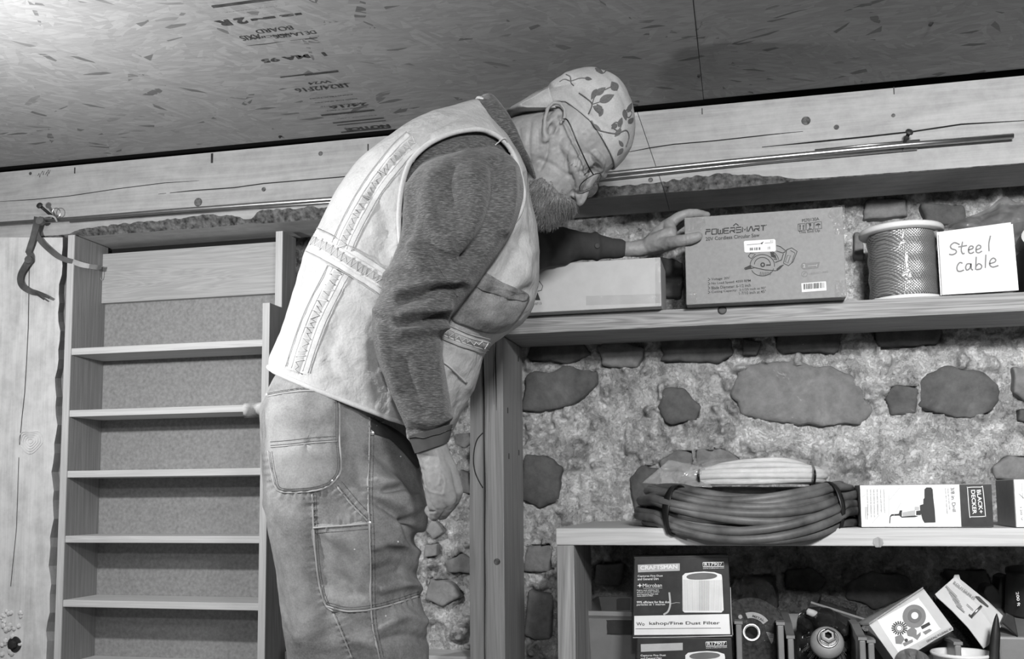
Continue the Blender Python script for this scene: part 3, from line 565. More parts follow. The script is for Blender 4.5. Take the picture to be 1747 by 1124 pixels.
# folded paper sign
YS = 2.01; f2 = Face((0, YS, 0), (0, -1, 0), .0008)
c4 = [PY(*p_, YS) for p_ in ((1601, 399), (1728, 382), (1738, 495), (1607.5, 503))]
sg = thing('paper_sign', c4[3], 'folded white paper sign handwritten steel cable propped on the shelf', 'sign')
dpt = np.array([0, .03, .002]); zmin = zs1+.0006-min(c4[2][2], c4[3][2])
c4[2] = c4[2]+np.array([0, 0, max(0, zmin)]); c4[3] = c4[3]+np.array([0, 0, max(0, zmin)])
MB().prism(c4, (0, .0012, 0)).build('front_leaf', M['white'], sg)
b4 = [c+np.array([-.002, .006, .005*(i < 2)]) for i, c in enumerate(c4)]; MB().prism(b4, (0, .0012, 0)).build('rear_leaf', M['white'], sg)
k = MB()
for s_ in ([(1425, 285), (1400, 275), (1380, 290), (1385, 305), (1405, 312), (1408, 325), (1390, 335), (1372, 333)], [(1440, 270), (1433, 310), (1440, 330), (1450, 328)], [(1418, 297), (1462, 289)], [(1470, 312), (1490, 304), (1492, 295), (1480, 292), (1470, 305), (1472, 325), (1485, 328), (1497, 321)],
           [(1508, 311), (1528, 303), (1530, 292), (1518, 288), (1508, 300), (1508, 320), (1520, 326), (1537, 317)], [(1579, 240), (1571, 280), (1572, 318)], [(1440, 378), (1425, 375), (1412, 395), (1415, 415), (1430, 418), (1447, 411)], [(1480, 380), (1462, 382), (1455, 400), (1462, 412), (1476, 402), (1482, 380), (1483, 405), (1492, 412)],
           [(1508, 345), (1505, 410)], [(1505, 395), (1520, 380), (1535, 390), (1530, 405), (1508, 410)], [(1556, 335), (1553, 402)], [(1575, 380), (1600, 372), (1605, 360), (1592, 352), (1578, 365), (1575, 385), (1590, 397), (1619, 389)]):
    f2.line(k, smooth([(1150+x/2.926, 320+y/2.926) for x, y in s_], 4), 2.4)
k.build('handwriting', M['greyink'], sg)
def blob_sheet(name, poly, Y, bulge, m, par, n=44, amp=.012, sc=16, seed=5, thick=.002):
    """crumpled sheet over a photographed outline, bulging towards the room"""
    P = np.array([PY(u, v, Y) for u, v in smooth(poly, 9, True)]); c = P.mean(0); G = []
    for s_ in np.linspace(1, .02, n):
        R = c+(P-c)*s_; a = fbm(R*sc, 2, seed); a = .5-2.2*np.abs(a)+.25*fbm(R*sc*2.7, 2, seed+5); R[:, 1] = Y-bulge*(1-s_**2.2)+amp*a*min(1, (1-s_)*5+.25); G.append(R)
    o = MB().grid(np.array(G), True).build(name, M[m], par, False); md = o.modifiers.new('s', 'SOLIDIFY'); md.thickness = thick; return o
pb = thing('plastic_bag', PY(1680, 500, 2.12), 'grey crumpled plastic bag bulging up behind the paper sign', 'bag')
blob_sheet('bag_film', [(1588, 398), (1620, 384), (1655, 370), (1688, 355), (1712, 338), (1735, 346), (1775, 352), (1790, 430), (1775, 496), (1620, 498), (1605, 440)], 2.14, .06, 'poly', pb, amp=.03)
MB().tube([PY(1590, 388, 2.06), PY(1596, 396, 2.05), PY(1593, 404, 2.05), PY(1601, 408, 2.06)], [.004, .006, .005, .003], 8).build('twisted_neck', M['grey_plastic'], pb, True)
pr = thing('paper_roll', PY(1752, 470, 2.03), 'end of a pale paper roll just right of the paper sign', 'roll')
xr_ = PY(1752, 440, 2.03)[0]; MB().lathe([(.010, 0), (.016, 0), (.016, .09), (.010, .09)], (xr_+.006, 2.02, PY(1750, 405, 2.03)[2]), (.1, 1, 0), 20).build('roll_tube', M['white_card'], pr)
MB().box(xr_-.004, xr_+.06, 2.03, 2.1, zs1+.0006, PY(1750, 424, 2.03)[2]).build('roll_box', M['cardblack'], pr)
# ================================================================ lower shelf unit
YL = 1.75; zl1 = PY(960, 901, YL)[2]; zl0 = PY(1300, 931, YL)[2]; xl_ = PY(948, 915, YL)[0]
lu = thing('shelf_unit', (xl_, YL, 0), 'low pine shelf unit with coil of cable on top', 'shelf')
o = MB().box(xl_, 1.2, YL, YW-.012, zl0, zl1).build('top_board', M['lowshelf'], lu, bevel=.002)
lx0, lx1 = PY(950, 1000, YL)[0], PY(980, 1000, YL)[0]
MB().box(lx0, lx1, YL+.002, YL+.20, 0, zl0-.0004).build('leg', M['leg'], lu, bevel=.0015)
MB().box(1.16, 1.19, YL+.002, YL+.20, 0, zl0-.0004).build('leg', M['leg'], lu)
zb2 = PY(1160, 1226, 1.77)[2]; MB().box(lx1+.0004, 1.1596, YL+.004, YW-.012, zb2-.03, zb2).build('lower_board', M['lowshelf'], lu)
p = PY(1498, 925, YL-.0005); MB().lathe([(0, .0006), (.007, .0006), (.009, 0)], p, (0, -1, 0), 7).build('knot', M['leg'], lu)
# coil of black cable
M['cable'] = plain('black_cable', .10, .5, spec=.4, var=.7, sc=14, bmp=.2); M['tie'] = plain('black_tie', .012, .4)
cc = np.array([PY(1276, 860, 1.88)[0], 1.885]); zc = zl1
co = thing('cable_coil', (cc[0], cc[1], zc), 'thick coil of black cable sagging over the lower shelf edge', 'cable')
mb = MB(); rr = .0074; sag = lambda y, h=0: .034*np.clip((YL+.02-y)/.075, 0, 1)*(1-.5*h/.07); A_ = np.linspace(0, 2*pi, 80, endpoint=False)
def loop(h, R, ph, amp=.004, ex=1., tilt=0):
    w = R*(1+.015*np.sin(2*A_+ph)+.012*np.sin(3*A_+ph*2)); y = cc[1]+w*.98*np.sin(A_)
    z = zc+h+amp*np.sin(A_*2+ph)*.8+amp*np.sin(A_*3+ph*1.7)*.6+tilt*np.cos(A_); z = np.maximum(z, zc+rr+.0004)-sag(y, h)
    return np.stack([cc[0]+ex*w*np.cos(A_), y, z], 1)
nl = 6
for i in range(nl):
    h = .008+i*.0105; R = .197-.0016*(i-2.3)**2-(.008 if i == 5 else 0)+random.uniform(-.004, .004)
    mb.tube(loop(h, R, random.uniform(0, 6), .005, 1, random.uniform(-.006, .006)), rr*random.uniform(.92, 1.08), 8, True)
for i in range(6): mb.tube(loop(.012+i*.0105, .184-.0014*(i-2.3)**2, random.uniform(0, 6), .005), rr, 7, True)
for i in range(6): mb.tube(loop(.012+i*.0108, .169-.001*(i-2)**2, random.uniform(0, 6), .005), rr, 7, True)
mb.build('cable', M['cable'], co, True)
def tie(a, w=.007):
    d = np.array([cos(a), sin(a)]); tn = np.array([-sin(a), cos(a), 0]); pts = []
    for r, h in ((.152, .02), (.158, .06), (.176, .0765), (.194, .071), (.2055, .05), (.2075, .028), (.2, .003), (.185, .0005), (.165, .008)):
        y = cc[1]+d[1]*r*.98; pts.append(np.array([cc[0]+d[0]*r, y, zc+h+.001-float(sag(y, h))]))
    P = smooth(pts, 5, True); P = np.vstack([P, P[:1]]); ww = w*(1+.25*np.sin(np.arange(len(P))*.4))[:, None]
    o = MB().grid(np.stack([P-tn*ww, P+tn*ww], 1)).build('cable_tie', M['tie'], co, True); o.modifiers.new('s', 'SOLIDIFY').thickness = .0018
tie(radians(228)); tie(radians(-42), .005)
# white rope in clear bag
rp = thing('rope_hank', (cc[0]+.01, cc[1]-.02, zc+.075), 'hank of white rope in clear bag lying on the black coil', 'rope')
rope = MB(); M['rope'] = plain('white_rope', .6, .6, var=.1, sc=60, bmp=.5); rz = zc+.0775
ce = (PY(1283, 815, 1.93)[0], 1.945)
for i, (h, R, Rk) in enumerate(((.004, .128, .075), (.013, .132, .078), (.022, .128, .072), (.031, .118, .062), (.038, .10, .05), (.010, .112, .06), (.021, .11, .055), (.031, .098, .046))):
    ph = random.uniform(0, 6); c_, s_ = np.cos(A_), np.sin(A_); skew = -.006*c_
    rope.tube(np.stack([ce[0]+R*np.sign(c_)*np.abs(c_)**.85, ce[1]+Rk*s_, rz+h-.012*np.abs(c_)**3*(h/.03)+.0015*np.sin(3*A_+ph)+skew*(h/.038)*-1], 1), .0062, 8, True)
rope.build('rope', M['rope'], rp, True)
for uu, tl in ((1196, -1), (1386, 1)):
    p0 = PY(uu, 815, 1.88); x = p0[0]; P = [np.array([x+.004*tl*sin(t*.5), ce[1]+.078*cos(t), rz+.013+.0235*sin(t)*(1-.35*abs(cos(t)))]) for t in np.linspace(0, 2*pi, 24, endpoint=False)]
    MB().tube(P, .0022, 6, True).build('rope_tie', M['tie'], rp, True)
G = []
for a in np.linspace(-1, 1, 34):
    w = (1-abs(a)**2.6)**.5+.02; ring = []
    for t in np.linspace(0, 2*pi, 28, endpoint=False): ring.append((ce[0]+.152*a, ce[1]+.092*w*cos(t), rz+.018+.030*w*sin(t)))
    ring = np.array(ring); ring += (fbm(ring*30, 3, 31)*.004)[:, None]*np.array([0, 1, 1]); ring[:, 2] = np.maximum(ring[:, 2], rz-.003); G.append(ring)
MB().grid(np.array(G), True).build('clear_bag', clear('rope_bag_film', .16, .9, .1, 60, 1.), rp, True)
G = []
ca = [PY(1095, 824, 1.88), PY(1141, 784, 1.9), PY(1202, 797, 1.9), PY(1215, 832, 1.87)]
for i in np.linspace(0, 1, 16):
    row = []
    for j in np.linspace(0, 1, 16):
        pq = ca[0]*(1-i)*(1-j)+ca[1]*(1-i)*j+ca[2]*i*j+ca[3]*i*(1-j); row.append(pq)
    G.append(row)
G = np.array(G); sh_ = G.shape; fl = G.reshape(-1, 3); fl[:, 1] += fbm(fl*28, 3, 8)*.02; o = MB().grid(fl.reshape(sh_)).build('bag_end', M['film'], rp, True); o.modifiers.new('s', 'SOLIDIFY').thickness = .0008
# drill cartons
YD = 1.765; fd = Face((0, YD, 0), (0, -1, 0))
db, (x0, x1, z0, z1) = carton('drill_box', (1468, 860), (1693.5, 860), (1580, 826), 0, .085, 'white and black drill carton beside the cable coil', 'card', 'box', YD, zl1+.0006, 'drill cartons')
Z5 = lambda pts: [(1440+x/5.69, 780+y/5.69) for x, y in pts]
def face_rect(mb, u0, u1, k=1.):
    xa, xb = PY(u0, 860, YD)[0], PY(u1, 860, YD)[0]; mb.add([(xa, YD-.0005*k, z0+.001), (xb, YD-.0005*k, z0+.001), (xb, YD-.0005*k, z1-.001), (xa, YD-.0005*k, z1-.001)], [(0, 1, 2, 3)])
k = MB(); face_rect(k, 1468.5, 1638); k.build('white_panel', M['white'], db); k = MB(); face_rect(k, 1638.3, 1693); k.build('black_panel', M['cardblack'], db)
fd = Face((0, YD-.0006, 0), (0, -1, 0)); k = MB()
fd.poly(k, Z5([(780, 310), (800, 292), (845, 292), (860, 312), (866, 395), (880, 510), (888, 632), (780, 635), (760, 600), (750, 560), (738, 520), (735, 465), (768, 455), (770, 405), (780, 395)]))
fd.poly(k, Z5([(445, 570), (460, 552), (530, 548), (540, 515), (565, 515), (560, 540), (560, 575), (690, 565), (720, 570), (690, 580), (560, 585), (535, 565), (465, 568), (450, 580)])); fd.line(k, Z5([(448, 572), (443, 640)]), 1.6)
fd.poly(k, Z5([(700, 520), (745, 515), (745, 560), (700, 560)])); k.build('drill_picture', M['ink'], db)
k = MB(); fd.poly(k, Z5([(565, 535), (690, 512), (690, 562), (568, 575)])); fd.poly(k, Z5([(685, 480), (728, 480), (728, 512), (685, 512)])); fd.line(k, Z5([(440, 415), (540, 295)]), .8); fd.line(k, Z5([(270, 640), (340, 560)]), .8); fd.line(k, Z5([(170, 390), (210, 360)]), .8); fd.line(k, Z5([(480, 570), (555, 435)]), .6); fd.line(k, Z5([(433, 300), (437, 570)]), .5)
k.build('grey_print', M['palegrey'], db)
k = MB()
fd.text(k, '3/8 in. Drill', *Z5([(1033, 295), (1052, 528)]), 6.2, bold=.005)
for a, b in (((1000, 305), (1018, 505)), ((975, 300), (995, 548))): fd.text(k, '9.5 mm 120 V AC Only Corded', *Z5([a, b]), 2.2)
for i in range(6): fd.text(k, random.choice(['keyless chuck variable speed trigger', 'powerful motor drills wood steel plastic', 'lock on switch for continuous use']), *Z5([(220+i*32, 312), (228+i*32, 590-random.randint(0, 60))]), 1.9)
fd.line(k, Z5([(205, 485), (220, 485), (225, 605), (210, 605)]), .5, True); k.build('lettering', M['ink'], db)
k = MB(); fd.text(k, 'BLACK+', *Z5([(1285, 318), (1310, 545)]), 7, bold=.02); fd.text(k, 'DECKER', *Z5([(1230, 318), (1247, 552)]), 7, bold=.02)
fd.line(k, smooth(Z5([(1198, 310), (1203, 292), (1325, 289), (1345, 300), (1370, 555), (1362, 572), (1235, 577), (1218, 565)]), 4, True), 1.1, True)
for i, vv in enumerate(k.v): k.v[i] = (vv[0], vv[1]-.0006, vv[2])
k.build('white_lettering', M['white'], db)
d2, (x0, x1, z0, z1) = carton('drill_box', (1731, 860), (1950, 860), (1745, 817), 0, .12, 'second white carton cut off by the photo\'s right edge', 'card', 'box', YD-.012, zl1+.0006, 'drill cartons')
k = MB(); k.add([(x0+.001, YD-.0128, z0+.001), (x1-.05, YD-.0128, z0+.001), (x1-.05, YD-.0128, z1-.001), (x0+.001, YD-.0128, z1-.001)], [(0, 1, 2, 3)]); k.build('white_panel', M['white'], d2)
fe = Face((0, YD-.0134, 0), (0, -1, 0)); k = MB(); fe.text(k, 'power tool', (1742, 825), (1743.5, 850), 2); fe.line(k, [(1738, 842), (1747, 850)], .7); fe.text(k, '120 V', (1740, 865), (1742, 888), 3); k.build('lettering', M['greyink'], d2)
# filter cartons, turned a little
def filter_box(label, dv, du, first):
    a = radians(7); ex = np.array([cos(a), sin(a), 0]); n_ = np.array([sin(a), -cos(a), 0]); p0 = PY(1079, 1088, 1.765)
    fc = Face(p0, n_); tl, tr, br, bl = [fc.at(u+du, v+dv, 0) for u, v in ((1082, 953), (1243, 950), (1250, 1085), (1079, 1089))]
    if first: zz = (bl[2]+br[2])/2; tl, tr, br, bl = tl, tr, np.array([br[0], br[1], zz]), np.array([bl[0], bl[1], zz])
    else: zz = zb2+.0004; br = np.array([br[0], br[1], zz]); bl = np.array([bl[0], bl[1], zz]); top = Z_[0]-.0006; tl[2] = top; tr[2] = top
    Z_.append(zz); o = thing('filter_box', bl, label, 'box', 'stacked filter cartons'); back = -n_*.115
    MB().prism([bl, br, tr, tl], back).build('carton', M['cardblack'], o, bevel=.0012)
    Zq = lambda x, y: (930+x/4.605+du, 880+y/4.605+dv); Q = lambda pts: [Zq(*p) for p in pts]; f1 = Face(p0+n_*.0004, n_)
    k = MB(); f1.poly(k, Q([(728, 383), (1058, 372), (1058, 430), (730, 443)]))
    k.build('badge', M['palegrey'], o)
    fw_ = Face(p0+n_*.001, n_); k = MB()
    if first:
        k2 = MB(); f1.poly(k2, Q([(700, 785), (1445, 770), (1454, 928), (700, 935)])); k2.build('white_band', M['white'], o)
        fw_.text(k, 'CRAFTSMAN', Zq(748, 424), Zq(1040, 414), 7.2, bold=.025)
    if first: f1.line(k, Q([(1240, 366), (1402, 362), (1404, 396), (1241, 400)]), 1.1, True); f1.text(k, 'R17907', Zq(1252, 394), Zq(1392, 389), 5.4, bold=.01); f1.text(k, 'www.craftsman.com', Zq(1240, 417), Zq(1405, 411), 2.2)
    else: f1.line(k, Q([(1240, 366), (1402, 362), (1404, 396), (1241, 400)]), 1.1, True); f1.text(k, 'R17907', Zq(1252, 394), Zq(1392, 389), 5.4, bold=.01); f1.text(k, 'www.craftsman.com', Zq(1240, 417), Zq(1405, 411), 2.2)
    for s, x0_, x1_, y, h, bo in (('Captures Fine Dust', 727, 925, 483, 4, .015), ('and General Dirt', 727, 893, 505, 4, .015), ('Fights and inhibits the', 722, 893, 591, 2.6, .01), ('growth of mold, mildew', 722, 898, 605, 2.6, .01), ('and bacteria that can', 722, 888, 620, 2.6, .01), ('cause odors in filter.', 722, 850, 634, 2.6, .01),
                                ('99% efficient for fine dust', 720, 985, 687, 4, .015), ('particles at 1 micron', 720, 942, 708, 4, .015)):
        f1.text(k, s, Zq(x0_, y), Zq(x1_, y-3), h, bold=bo)
    f1.text(k, 'Microban', Zq(768, 560), Zq(917, 557), 6, bold=.0); f1.line(k, Q([(724, 547), (764, 546)]), .8); f1.line(k, Q([(744, 530), (744, 562)]), .8); f1.disc(k, *Zq(744, 546), 2); f1.line(k, Q([(770, 569), (920, 566)]), .5)
    k.build('white_lettering', M['white'], o)
    k = MB(); f1.poly(k, Q([(1078, 470), (1100, 450), (1180, 440), (1250, 436), (1330, 442), (1385, 460), (1390, 480), (1402, 740), (1385, 758), (1095, 758), (1080, 745)])); k.build('filter_picture', M['white'], o)
    k = MB(); fk = Face(p0+n_*.001, n_); fk.poly(k, smooth(Q([(1110, 478), (1140, 458), (1230, 446), (1320, 452), (1352, 470), (1320, 490), (1230, 500), (1140, 497)]), 4, True)); k.build('filter_mouth', M['midgrey'], o)
    k = MB()
    for i in range(30): x = 1088+i*10.2; fk.line(k, Q([(x, 500+6*sin(i*.1)), (x+(x-1235)*.03, 745)]), .45+(.4 if 11 < i < 20 else 0))
    k.build('filter_pleats', M['greyink'], o)
    if first:
        k = MB(); fk.text(k, 'Wo', Zq(718, 862), Zq(782, 861), 5.8, bold=.012); fk.text(k, 'kshop/Fine Dust Filter', Zq(818, 862), Zq(1372, 858), 6.8, bold=.012); fk.line(k, Q([(711, 886), (1380, 880)]), .7); k.build('black_lettering', M['ink'], o)
        k = MB(); f1.line(k, smooth(Q([(975, 600), (980, 650), (982, 700), (965, 750), (930, 775)]), 4), 3); f1.line(k, Q([(985, 690), (1030, 680), (1060, 682)]), .8); f1.line(k, Q([(1456, 560), (1462, 770), (1474, 935)]), .9); f1.line(k, Q([(690, 955), (1080, 950), (1470, 940)]), 1.4); k.build('scuff', M['palegrey'], o)
        MB().prism([tl+n_*.0002, tr+n_*.0002, tr+n_*.0002+np.array([0, 0, .004]), tl+n_*.0002+np.array([0, 0, .003])], back*.3).build('top_flap', M['cardblack'], o)
    return o
Z_ = []
filter_box('black filter carton reading workshop fine dust, topmost of the pair', 0, 0, True)
filter_box('black filter carton partly cut off, underneath the workshop dust one', 135.5, 5, False)
# grey storage bin
Yb0, Yb1 = 1.905, 2.175; zr = PY(1000, 1042, Yb0)[2]; bx0, bx1 = PY(983, 1042, Yb0)[0], PY(1165, 1042, Yb0)[0]
bn = thing('storage_bin', (bx0, Yb0, zb2), 'grey plastic bin with a dark handle slot behind the filter cartons', 'bin')
b = MB(); i_ = .016; h_ = zb2+.0006
ring = lambda z, e, y0=0: [(bx0+e, Yb0+e+y0, z), (bx1-e, Yb0+e+y0, z), (bx1-e, Yb1-e, z), (bx0+e, Yb1-e, z)]
b.grid([ring(zr-.008, -.001), ring(zr, 0), ring(zr, .006), ring(zr-.012, .008), ring(h_+.003, .042)], True); b.grid([ring(zr-.008, -.001), ring(zr-.014, .004), ring(h_, .04)], True)
b.add(ring(h_+.003, .042), [(0, 1, 2, 3)]); b.build('tub', M['grey_plastic'], bn)
k = MB(); k.prism([PY(u, v, Yb0+.0085) for u, v in smooth([(1036, 1060), (1040, 1057), (1100, 1058), (1100, 1080), (1042, 1080), (1037, 1077)], 3, True)], (0, -.004, 0)); k.build('handle_slot', M['dark'], bn)
k = MB(); k.prism([PY(u, v, Yb1-.012) for u, v in ((1052, 1022), (1056, 1020), (1075, 1020), (1075, 1040), (1052, 1040))], (0, -.003, 0)); k.build('rear_handle_slot', M['midgrey'], bn)
# open parts bins
def parts_bin(u0, u1, Y0, Y1, vb, vf, label, m='grey_plastic', t=.010):
    xa, xb = PY(u0, 1100, Y0)[0], PY(u1, 1100, Y0)[0]; zk, zf = PY(u1, vb, Y1)[2], PY(u1, vf, Y0)[2]; zo = zb2+.0006
    o = thing('parts_bin', (xa, Y0, zo), label, 'bin', 'open parts bins on the lower shelf'); side = [(Y0, zo), (Y1, zo), (Y1, zk), (Y0+.11, zk), (Y0+.03, zf), (Y0, zf)]
    for x in (xa, xb-t): MB().hexa([(x, y, z) for y, z in side], [(x+t, y, z) for y, z in side]).build('side_wall', M[m], o, bevel=.002)
    for x in (xa-.002, xb-t-.002): MB().hexa([(x, y, z) for y, z in [(Y0+.11, zk), (Y1, zk), (Y1, zk+.005), (Y0+.108, zk+.005), (Y0+.026, zf+.005), (Y0-.002, zf+.005), (Y0-.002, zf), (Y0+.03, zf)]], [(x+t+.004, y, z) for y, z in [(Y0+.11, zk), (Y1, zk), (Y1, zk+.005), (Y0+.108, zk+.005), (Y0+.026, zf+.005), (Y0-.002, zf+.005), (Y0-.002, zf), (Y0+.03, zf)]]).build('rim', M[m], o)
    MB().box(xa+t, xb-t, Y1-t, Y1, zo, zk).build('rear_wall', M[m], o); MB().box(xa+t, xb-t, Y0, Y0+t, zo, zo+.04).build('front_lip', M[m], o); MB().box(xa+t, xb-t, Y0+t, Y1-t, zo, zo+.003).build('floor_panel', M[m], o)
    return xa, xb
parts_bin(1256, 1338, 1.80, 2.10, 1042, 1066, 'grey parts bin holding the packaged grinding disc')
parts_bin(1344, 1477, 1.80, 2.10, 1048, 1092, 'grey parts bin with the wire cup brush in it')
parts_bin(1481, 1640, 1.80, 2.00, 1080, 1100, 'grey parts bin under the tilted abrasive kit box')
# grinding disc in clear pack
dn = np.array([.05, -1, .18]); dn /= np.linalg.norm(dn); pc = PY(1282, 1079, 1.9)
gd = thing('grinding_disc', pc, 'black grinding disc in clear packaging beside the filter cartons', 'disc')
MB().lathe([(.012, -.003), (.062, -.003), (.063, 0), (.062, .002), (.03, .002), (.024, .005), (.012, .005), (.012, -.003)], pc, dn, 40).build('disc', plain('abrasive', .035, .8, var=.8, sc=160, bmp=.6), gd)
MB().lathe([(.012, .0052), (.0145, .0062), (.017, .0052), (.0175, .004)], pc, dn, 30).lathe([(.0112, .004), (.012, .006), (.0125, .004)], pc, dn, 30).build('hub_ring', M['steel'], gd, True)
fz = Face(pc+dn*.0035, dn); k = MB(); arc = lambda r, a0, a1, n=12: [(1282+r*cos(a), 1079+r*sin(a)) for a in np.linspace(a0, a1, n)]
fz.poly(k, arc(35, -1.87, -.62)+arc(15.5, -.62, -1.75)); fz.poly(k, [(1307, 1078), (1320, 1081), (1319, 1094), (1316, 1098), (1312, 1090)]); fz.disc(k, 1263, 1052, 3.6); k.build('label', M['palegrey'], gd)
k = MB(); fz2 = Face(pc+dn*.0045, dn); fz2.text(k, 'METAL', (1283, 1052), (1303, 1060), 4, .02)
for i in range(3): fz2.line(k, [(1307, 1080+i*2.6), (1319, 1082+i*2.6)], .9)
k.build('label_lettering', M['ink'], gd)
M['film_d'] = clear('disc_pack_film', .08, .08, .06, 70, 1.)
blob_sheet('clear_pack', [(1253, 988), (1285, 984), (1318, 1000), (1326, 1040), (1325, 1124), (1290, 1140), (1254, 1130), (1250, 1050)], 1.875, .006, 'film_d', gd, amp=.010, sc=45, thick=.0006)
MB().prism([PY(u, v, 1.935) for u, v in ((1255, 1032), (1320, 1034), (1322, 1130), (1256, 1130))], (0, .002, 0)).build('backing_card', M['cardblack'], gd)
# wire cup brush
pc = PY(1412, 1090, 1.86); dn = np.array([.02, -.86, .5]); dn /= np.linalg.norm(dn)
cb = thing('cup_brush', pc, 'round steel wire cup brush with a hexagon nut', 'brush')
M['cup'] = plain('pale_steel', .55, .38, .5, var=.1)
MB().lathe([(0, .004), (.012, .004), (.020, .0), (.026, -.006), (.029, -.014), (.029, -.022), (.024, -.026)], pc, dn, 40).build('cup', M['cup'], cb, True)
MB().lathe([(.0065, .018), (.010, .018), (.0135, .0165), (.0142, .014), (.0142, .004), (.016, .004)], pc, dn, 6).build('nut', M['steel'], cb)
MB().lathe([(.0145, .0045), (.0165, .006), (.018, .0045)], pc, dn, 30).build('washer', M['steel'], cb, True); MB().lathe([(.0066, .018), (.006, .006), (0, .006)], pc, dn, 20).build('bore', M['black'], cb)
br = MB()
for i in range(150):
    a = random.uniform(0, 2*pi); e = np.cross(dn, (1, 0, 0)); e /= np.linalg.norm(e); e2 = np.cross(dn, e); d = cos(a)*e+sin(a)*e2; r0 = random.uniform(.017, .027)
    br.tube([pc+d*r0-dn*.024, pc+d*(r0+.010+random.uniform(-.003, .004))-dn*.055], .0006, 3)
o = br.build('bristles', M['grey_plastic'], cb); o['kind'] = 'stuff'
bg = thing('plastic_bag', PY(1400, 1110, 1.95), 'black crumpled shiny bag under the wire cup brush', 'bag')
M['bagblack'] = plain('black_film', .02, .15, spec=.8, var=.4)
blob_sheet('bag_film', [(1363, 1050), (1385, 1035), (1420, 1040), (1452, 1060), (1460, 1110), (1450, 1150), (1370, 1150), (1362, 1100)], 1.97, .035, 'bagblack', bg, amp=.030, sc=30)
# sanding block
M['grit'] = plain('black_grit', .02, .9, var=1.6, sc=300, bmp=1.)
pc = PY(1427, 1036, 2.0); ax = PY(1454, 1044, 2.0)-PY(1400, 1027, 2.0); ax = ax/np.linalg.norm(ax); az = np.cross(ax, (0.05, 1, -.75)); az = -az/np.linalg.norm(az); az = az if az[2] > 0 else -az; ay = np.cross(az, ax)
ay = ay if ay[1] > 0 else -ay
sk = thing('sanding_block', pc, 'black gritty sanding block lying across the parts bins', 'block')
MB().obox(pc, ax*.034, ay*.024, az*.009).build('pad', M['grit'], sk, bevel=.005); MB().obox(pc-az*.015, ax*.034, ay*.024, az*.0058).build('grip', M['bagblack'], sk, bevel=.003)
MB().obox(pc-az*.0235, ax*.05, ay*.03, az*.002).build('backing_strip', M['grey_plastic'], sk)
MB().lathe([(0, .012), (.006, .010), (.007, 0), (.006, -.01), (0, -.012)], PY(1386, 1046, 1.95), (1, .2, -.4), 12).build('plastic_cap', M['palegrey'], sk, True)
# abrasive kit box
kn_ = np.array([-.02, -.93, .37]); kn_ /= np.linalg.norm(kn_); fk0 = Face(PY(1550, 1060, 1.86), kn_)
q4 = [fk0.at(u, v, 0) for u, v in ((1483, 1066), (1576, 1004), (1627, 1072), (1530, 1132))]
kb = thing('kit_box', q4[3], 'tilted pale box picturing abrasive wheels and brushes', 'box')
MB().prism(q4, -kn_*.07).build('carton', M['white_card'], kb, bevel=.001)
Z3 = lambda pts: [(1450+x/7.3, 970+y/7.3) for x, y in pts]
k = MB(); fk0.poly(k, smooth(Z3([(352, 655), (390, 625), (820, 385), (870, 390), (1105, 720), (1095, 770), (640, 1030), (590, 1025)]), 4, True), 1); k.build('label', M['white'], kb)
fk1 = Face(fk0.p0, kn_, .0014); fk2 = Face(fk0.p0, kn_, .0022)
k = MB(); fk1.disc(k, *Z3([(800, 595)])[0], 20); fk1.poly(k, Z3([(700, 780), (780, 720), (830, 770), (830, 830), (880, 790), (880, 830), (840, 890), (780, 850), (720, 840)])); fk1.poly(k, Z3([(560, 850), (640, 820), (680, 880), (640, 940), (570, 935)])); fk1.poly(k, Z3([(655, 930), (780, 880), (785, 915), (680, 970)])); fk1.poly(k, Z3([(905, 790), (990, 750), (1022, 770), (940, 825)])); k.build('wheel_picture', M['greyink'], kb)
k = MB(); fk2.disc(k, *Z3([(805, 590)])[0], 12); k.build('wheel_ring', M['midgrey'], kb); k = MB(); fk2.disc(k, *Z3([(805, 590)])[0], 6, 1.5); k.build('wheel_centre', M['white'], kb)
k = MB(); cx2, cy2 = Z3([(614, 742)])[0]
for i in range(18):
    a = 2*pi*i/18; fk1.line(k, [(cx2+6.5*cos(a), cy2+6.5*sin(a)), (cx2+13.5*cos(a), cy2+12*sin(a))], 2.2)
fk1.line(k, circ(cx2, cy2, 5, 5), 1.2); fk1.poly(k, Z3([(880, 720), (985, 665), (1003, 700), (900, 758)])); fk1.disc(k, *Z3([(700, 893)])[0], 3); k.build('brush_picture', M['ink'], kb)
k = MB(); fk1.poly(k, Z3([(840, 940), (1250, 720), (1290, 765), (870, 985)])); k.build('spec_strip', M['palegrey'], kb)
k = MB(); fk2.text(k, 'GRINDING POLISHING SET', Z3([(960, 925)])[0], Z3([(1280, 760)])[0], 4, .02); k.build('lettering', M['ink'], kb)
k = MB(); fk1.poly(k, Z3([(225, 680), (905, 250), (940, 265), (270, 700)])); k.build('clear_tape', M['tape'], kb)
lid = [fk0.at(u, v, 0)-kn_*d for u, v, d in ((1483, 1065, .002), (1575.5, 1003.5, .002), (1568, 992, .08), (1466, 1046, .08))]; MB().prism(lid, (0, .002, .003)).build('side_flap', M['card'], kb)
